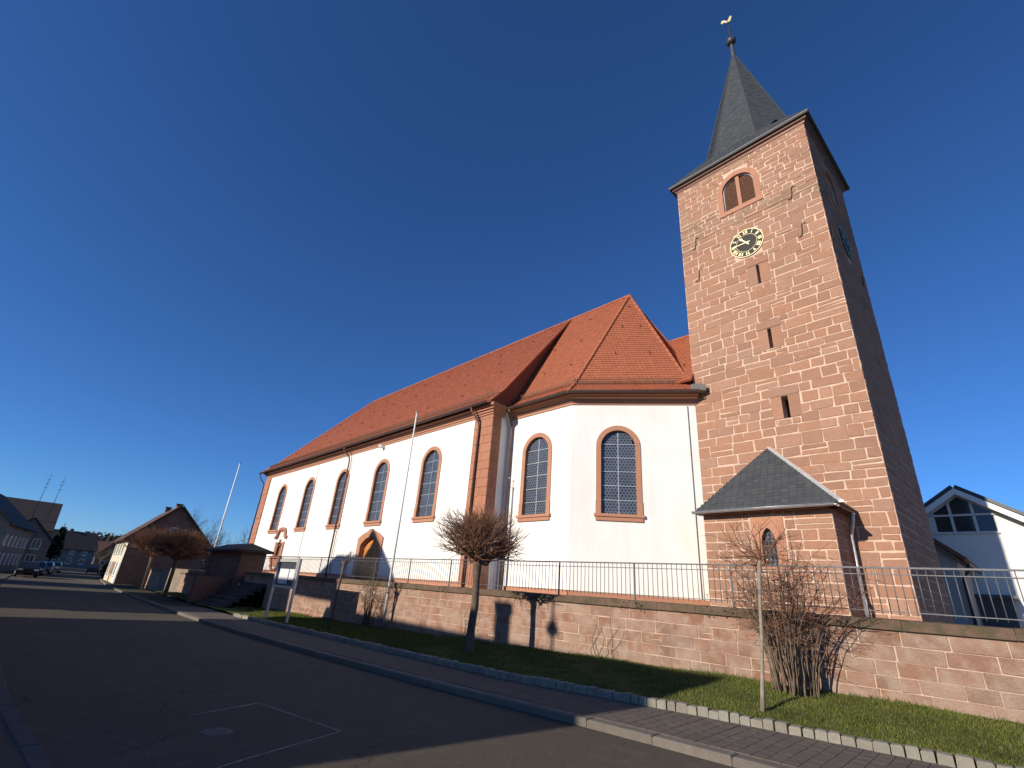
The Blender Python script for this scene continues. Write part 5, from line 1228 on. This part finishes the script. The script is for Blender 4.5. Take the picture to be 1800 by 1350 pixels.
# wooded hill on the skyline
hm = MB(); N = 60; rng = random.Random(95)
for i in range(N + 1):
    y = -260 + 560 * i / N; hm.v += [(-560, y, -3), (-640, y, 15 + 9 * sin(i * .13 + .4) + 2 * sin(i * .7)), (-760, y, 22 + 10 * sin(i * .1)), (-900, y, -3)]
for i in range(N):
    for j in range(3): a = i * 4 + j; hm.f.append((a, a + 4, a + 5, a + 1)); hm.sm.append(True)
hm.build('hill', 'wood_hill', kind='structure')
mb = MB()
for i in range(900):
    y = rng.uniform(-60, 160); t_ = rng.random(); zz = lerp(0, 17, t_) + 7 * t_; leaf_mass(mb, (-560 - 80 * t_ - 20 * rng.random(), y, zz + 1), 4, 4, 4, 14, 1.6, rng)
mb.build('hill_wood', 'wood_hill', None, 'distant wood covering the hill at the end of the street', 'wood', kind='stuff')

# ------------------------------------------------------------------ parked cars
def car(lab, x, y, rot, paint):
    t = thing('parked_car', lab, 'car', (x, y, zr(x)), rot, 'parked cars'); R_ = root_m(t)
    def L(a, b_, c): return R_ @ Vector((a, b_, c))
    prof = [(-2.1, .35), (-2.12, .75), (-1.9, .9), (-1.15, .98), (-.45, 1.42), (.95, 1.46), (1.75, 1.0), (2.08, .92), (2.12, .4), (1.7, .28), (-1.7, .28)]
    mb = MB(); n = len(prof); ins = [0 if z_ < 1.0 else .17 for _, z_ in prof]
    vs = [L(a, -.85 + i_, z_) for (a, z_), i_ in zip(prof, ins)] + [L(a, .85 - i_, z_) for (a, z_), i_ in zip(prof, ins)]
    mb.add(vs, [tuple(range(n)), tuple(reversed(range(n, 2 * n)))] + [(i, n + i, n + (i + 1) % n, (i + 1) % n) for i in range(n)]); mb.build('body', paint, t)
    for s in (-1, 1):
        mb = MB(); o = s * .02; P = [(-.98, 1.03, .845), (-.42, 1.36, .71), (.92, 1.40, .70), (1.5, 1.05, .835)]; mb.poly([L(a, s * (b_ + .012), z_) for a, z_, b_ in P]); mb.build('side_window', 'window_glass', t)
    mb = MB(); mb.poly([L(-1.13, -.72, 1.0), L(-1.13, .72, 1.0), L(-.49, .62, 1.42), L(-.49, -.62, 1.42)]); mb.build('windscreen', 'window_glass', t)
    mb = MB(); mb.poly([L(1.74, .72, 1.03), L(1.74, -.72, 1.03), L(1.02, -.62, 1.45), L(1.02, .62, 1.45)]); mb.build('rear_window', 'window_glass', t)
    for a in (-1.32, 1.32):
        for s in (-1, 1):
            mb = MB(); N = 14; mb.tube([L(a, s * .68, .31), L(a, s * .87, .31)], .31, N); wl = mb.build('wheel', 'rubber', t); mb = MB(); mb.tube([L(a, s * .86, .31), L(a, s * .88, .31)], .19, N); mb.build('rim', 'zinc', wl)
    for s in (-1, 1):
        mb = MB(); q_ = [L(2.04 + a, s * .62 + b_, c) for c in (.68, .85) for a, b_ in ((0, -.16), (.08, -.16), (.08, .16), (0, .16))]; mb.hexa(q_); mb.build('tail_light', 'lamp_red', t)
        mb = MB(); q_ = [L(-2.13 + a, s * .6 + b_, c) for c in (.64, .78) for a, b_ in ((0, -.18), (.1, -.18), (.1, .18), (0, .18))]; mb.hexa(q_); mb.build('headlight', 'lamp_clear', t)
car('black car parked nearest in the row at the left edge', -72, 2.0, radians(180), 'car_black')
car('dark blue car parked second in the row on the left', -80, 2.8, radians(174), 'car_blue')
car('grey car parked third in the row on the left', -89, 3.9, radians(172), 'car_grey')
car('grey car parked last in the row on the left', -99, 5.3, radians(172), 'car_grey')
car('dark car parked on the right by the hedge', -112, 11.2, radians(-7), 'car_black')

# ------------------------------------------------------------------ houses across the street, behind the viewer, whose roofs shade the road
house('opposite_house', 'house across the street whose roof edge shadow falls along the wall foot', (-7.1, -2.6, 0), radians(180), 16.6, 9.0, 4.6, 7.5, 'plaster_cream', 'tile_brown', 'x', wrow('f', (2, 5, 9, 12, 15), .9), chim=((6.3, 4.5, 1.0),))
fin = thing('roof_finial', 'metal roof finial with a diamond vane whose shadow lies on the wall', 'finial', (-11.5, -7.1, 7.6))
mb = MB(); mb.tube([(-11.5, -7.1, 7.3), (-11.5, -7.1, 9.3)], .05, 6); mb.build('rod', 'iron', fin)
mb = MB(); mb.prism([(-11.74, -7.1, 8.15), (-11.5, -7.1, 7.92), (-11.26, -7.1, 8.15), (-11.5, -7.1, 8.5)], (0, .05, 0)); mb.build('vane', 'iron', fin)
# added unseen storehouse on posts: light passes beneath, outline shaped to shade the portal
sh_ = thing('raised_blocker', 'added unseen storehouse raised on posts across the street, shading the portal', 'blocker', (-29, -6, 0))
mb = MB(); mb.prism([Vector((x_ - .4, -6, z_)) for x_, z_ in ((-35.3, 8.4), (-27.0, 8.4), (-27.0, 7.45), (-23.0, 7.45), (-23.0, 9.9), (-25.4, 10.0), (-26.1, 10.7), (-28.7, 12.95), (-29.9, 11.5), (-33.0, 11.55), (-35.3, 10.3))], (-.3, -3, 1.212)); mb.build('shadow_outline', 'timber', sh_)  # added outline, swept back along the sun so its cast shade keeps this shape
for x_ in (-30.6, -35.1, -23.2):
    mb = MB(); mb.box(x_ - .08, x_ + .08, -7, -6.84, -.4, 8.5 if x_ < -27 else 7.5); mb.build('post', 'timber', sh_)
house('opposite_house', 'tall house across the street left of the raised storehouse', (-28.6, -2.6, -.3), radians(180), 17.2, 9.0, 6.2, 10.5, 'plaster_house', 'tile_brown', 'x', wrow('f', (2, 5, 9, 12), .9))
house('opposite_house', 'second house across the street further left', (-52.0, -2.6, -.4), radians(180), 8.5, 9.0, 5.2, 8.8, 'plaster_grey', 'tile_brown', 'x', wrow('f', (2, 5, 8), .9))
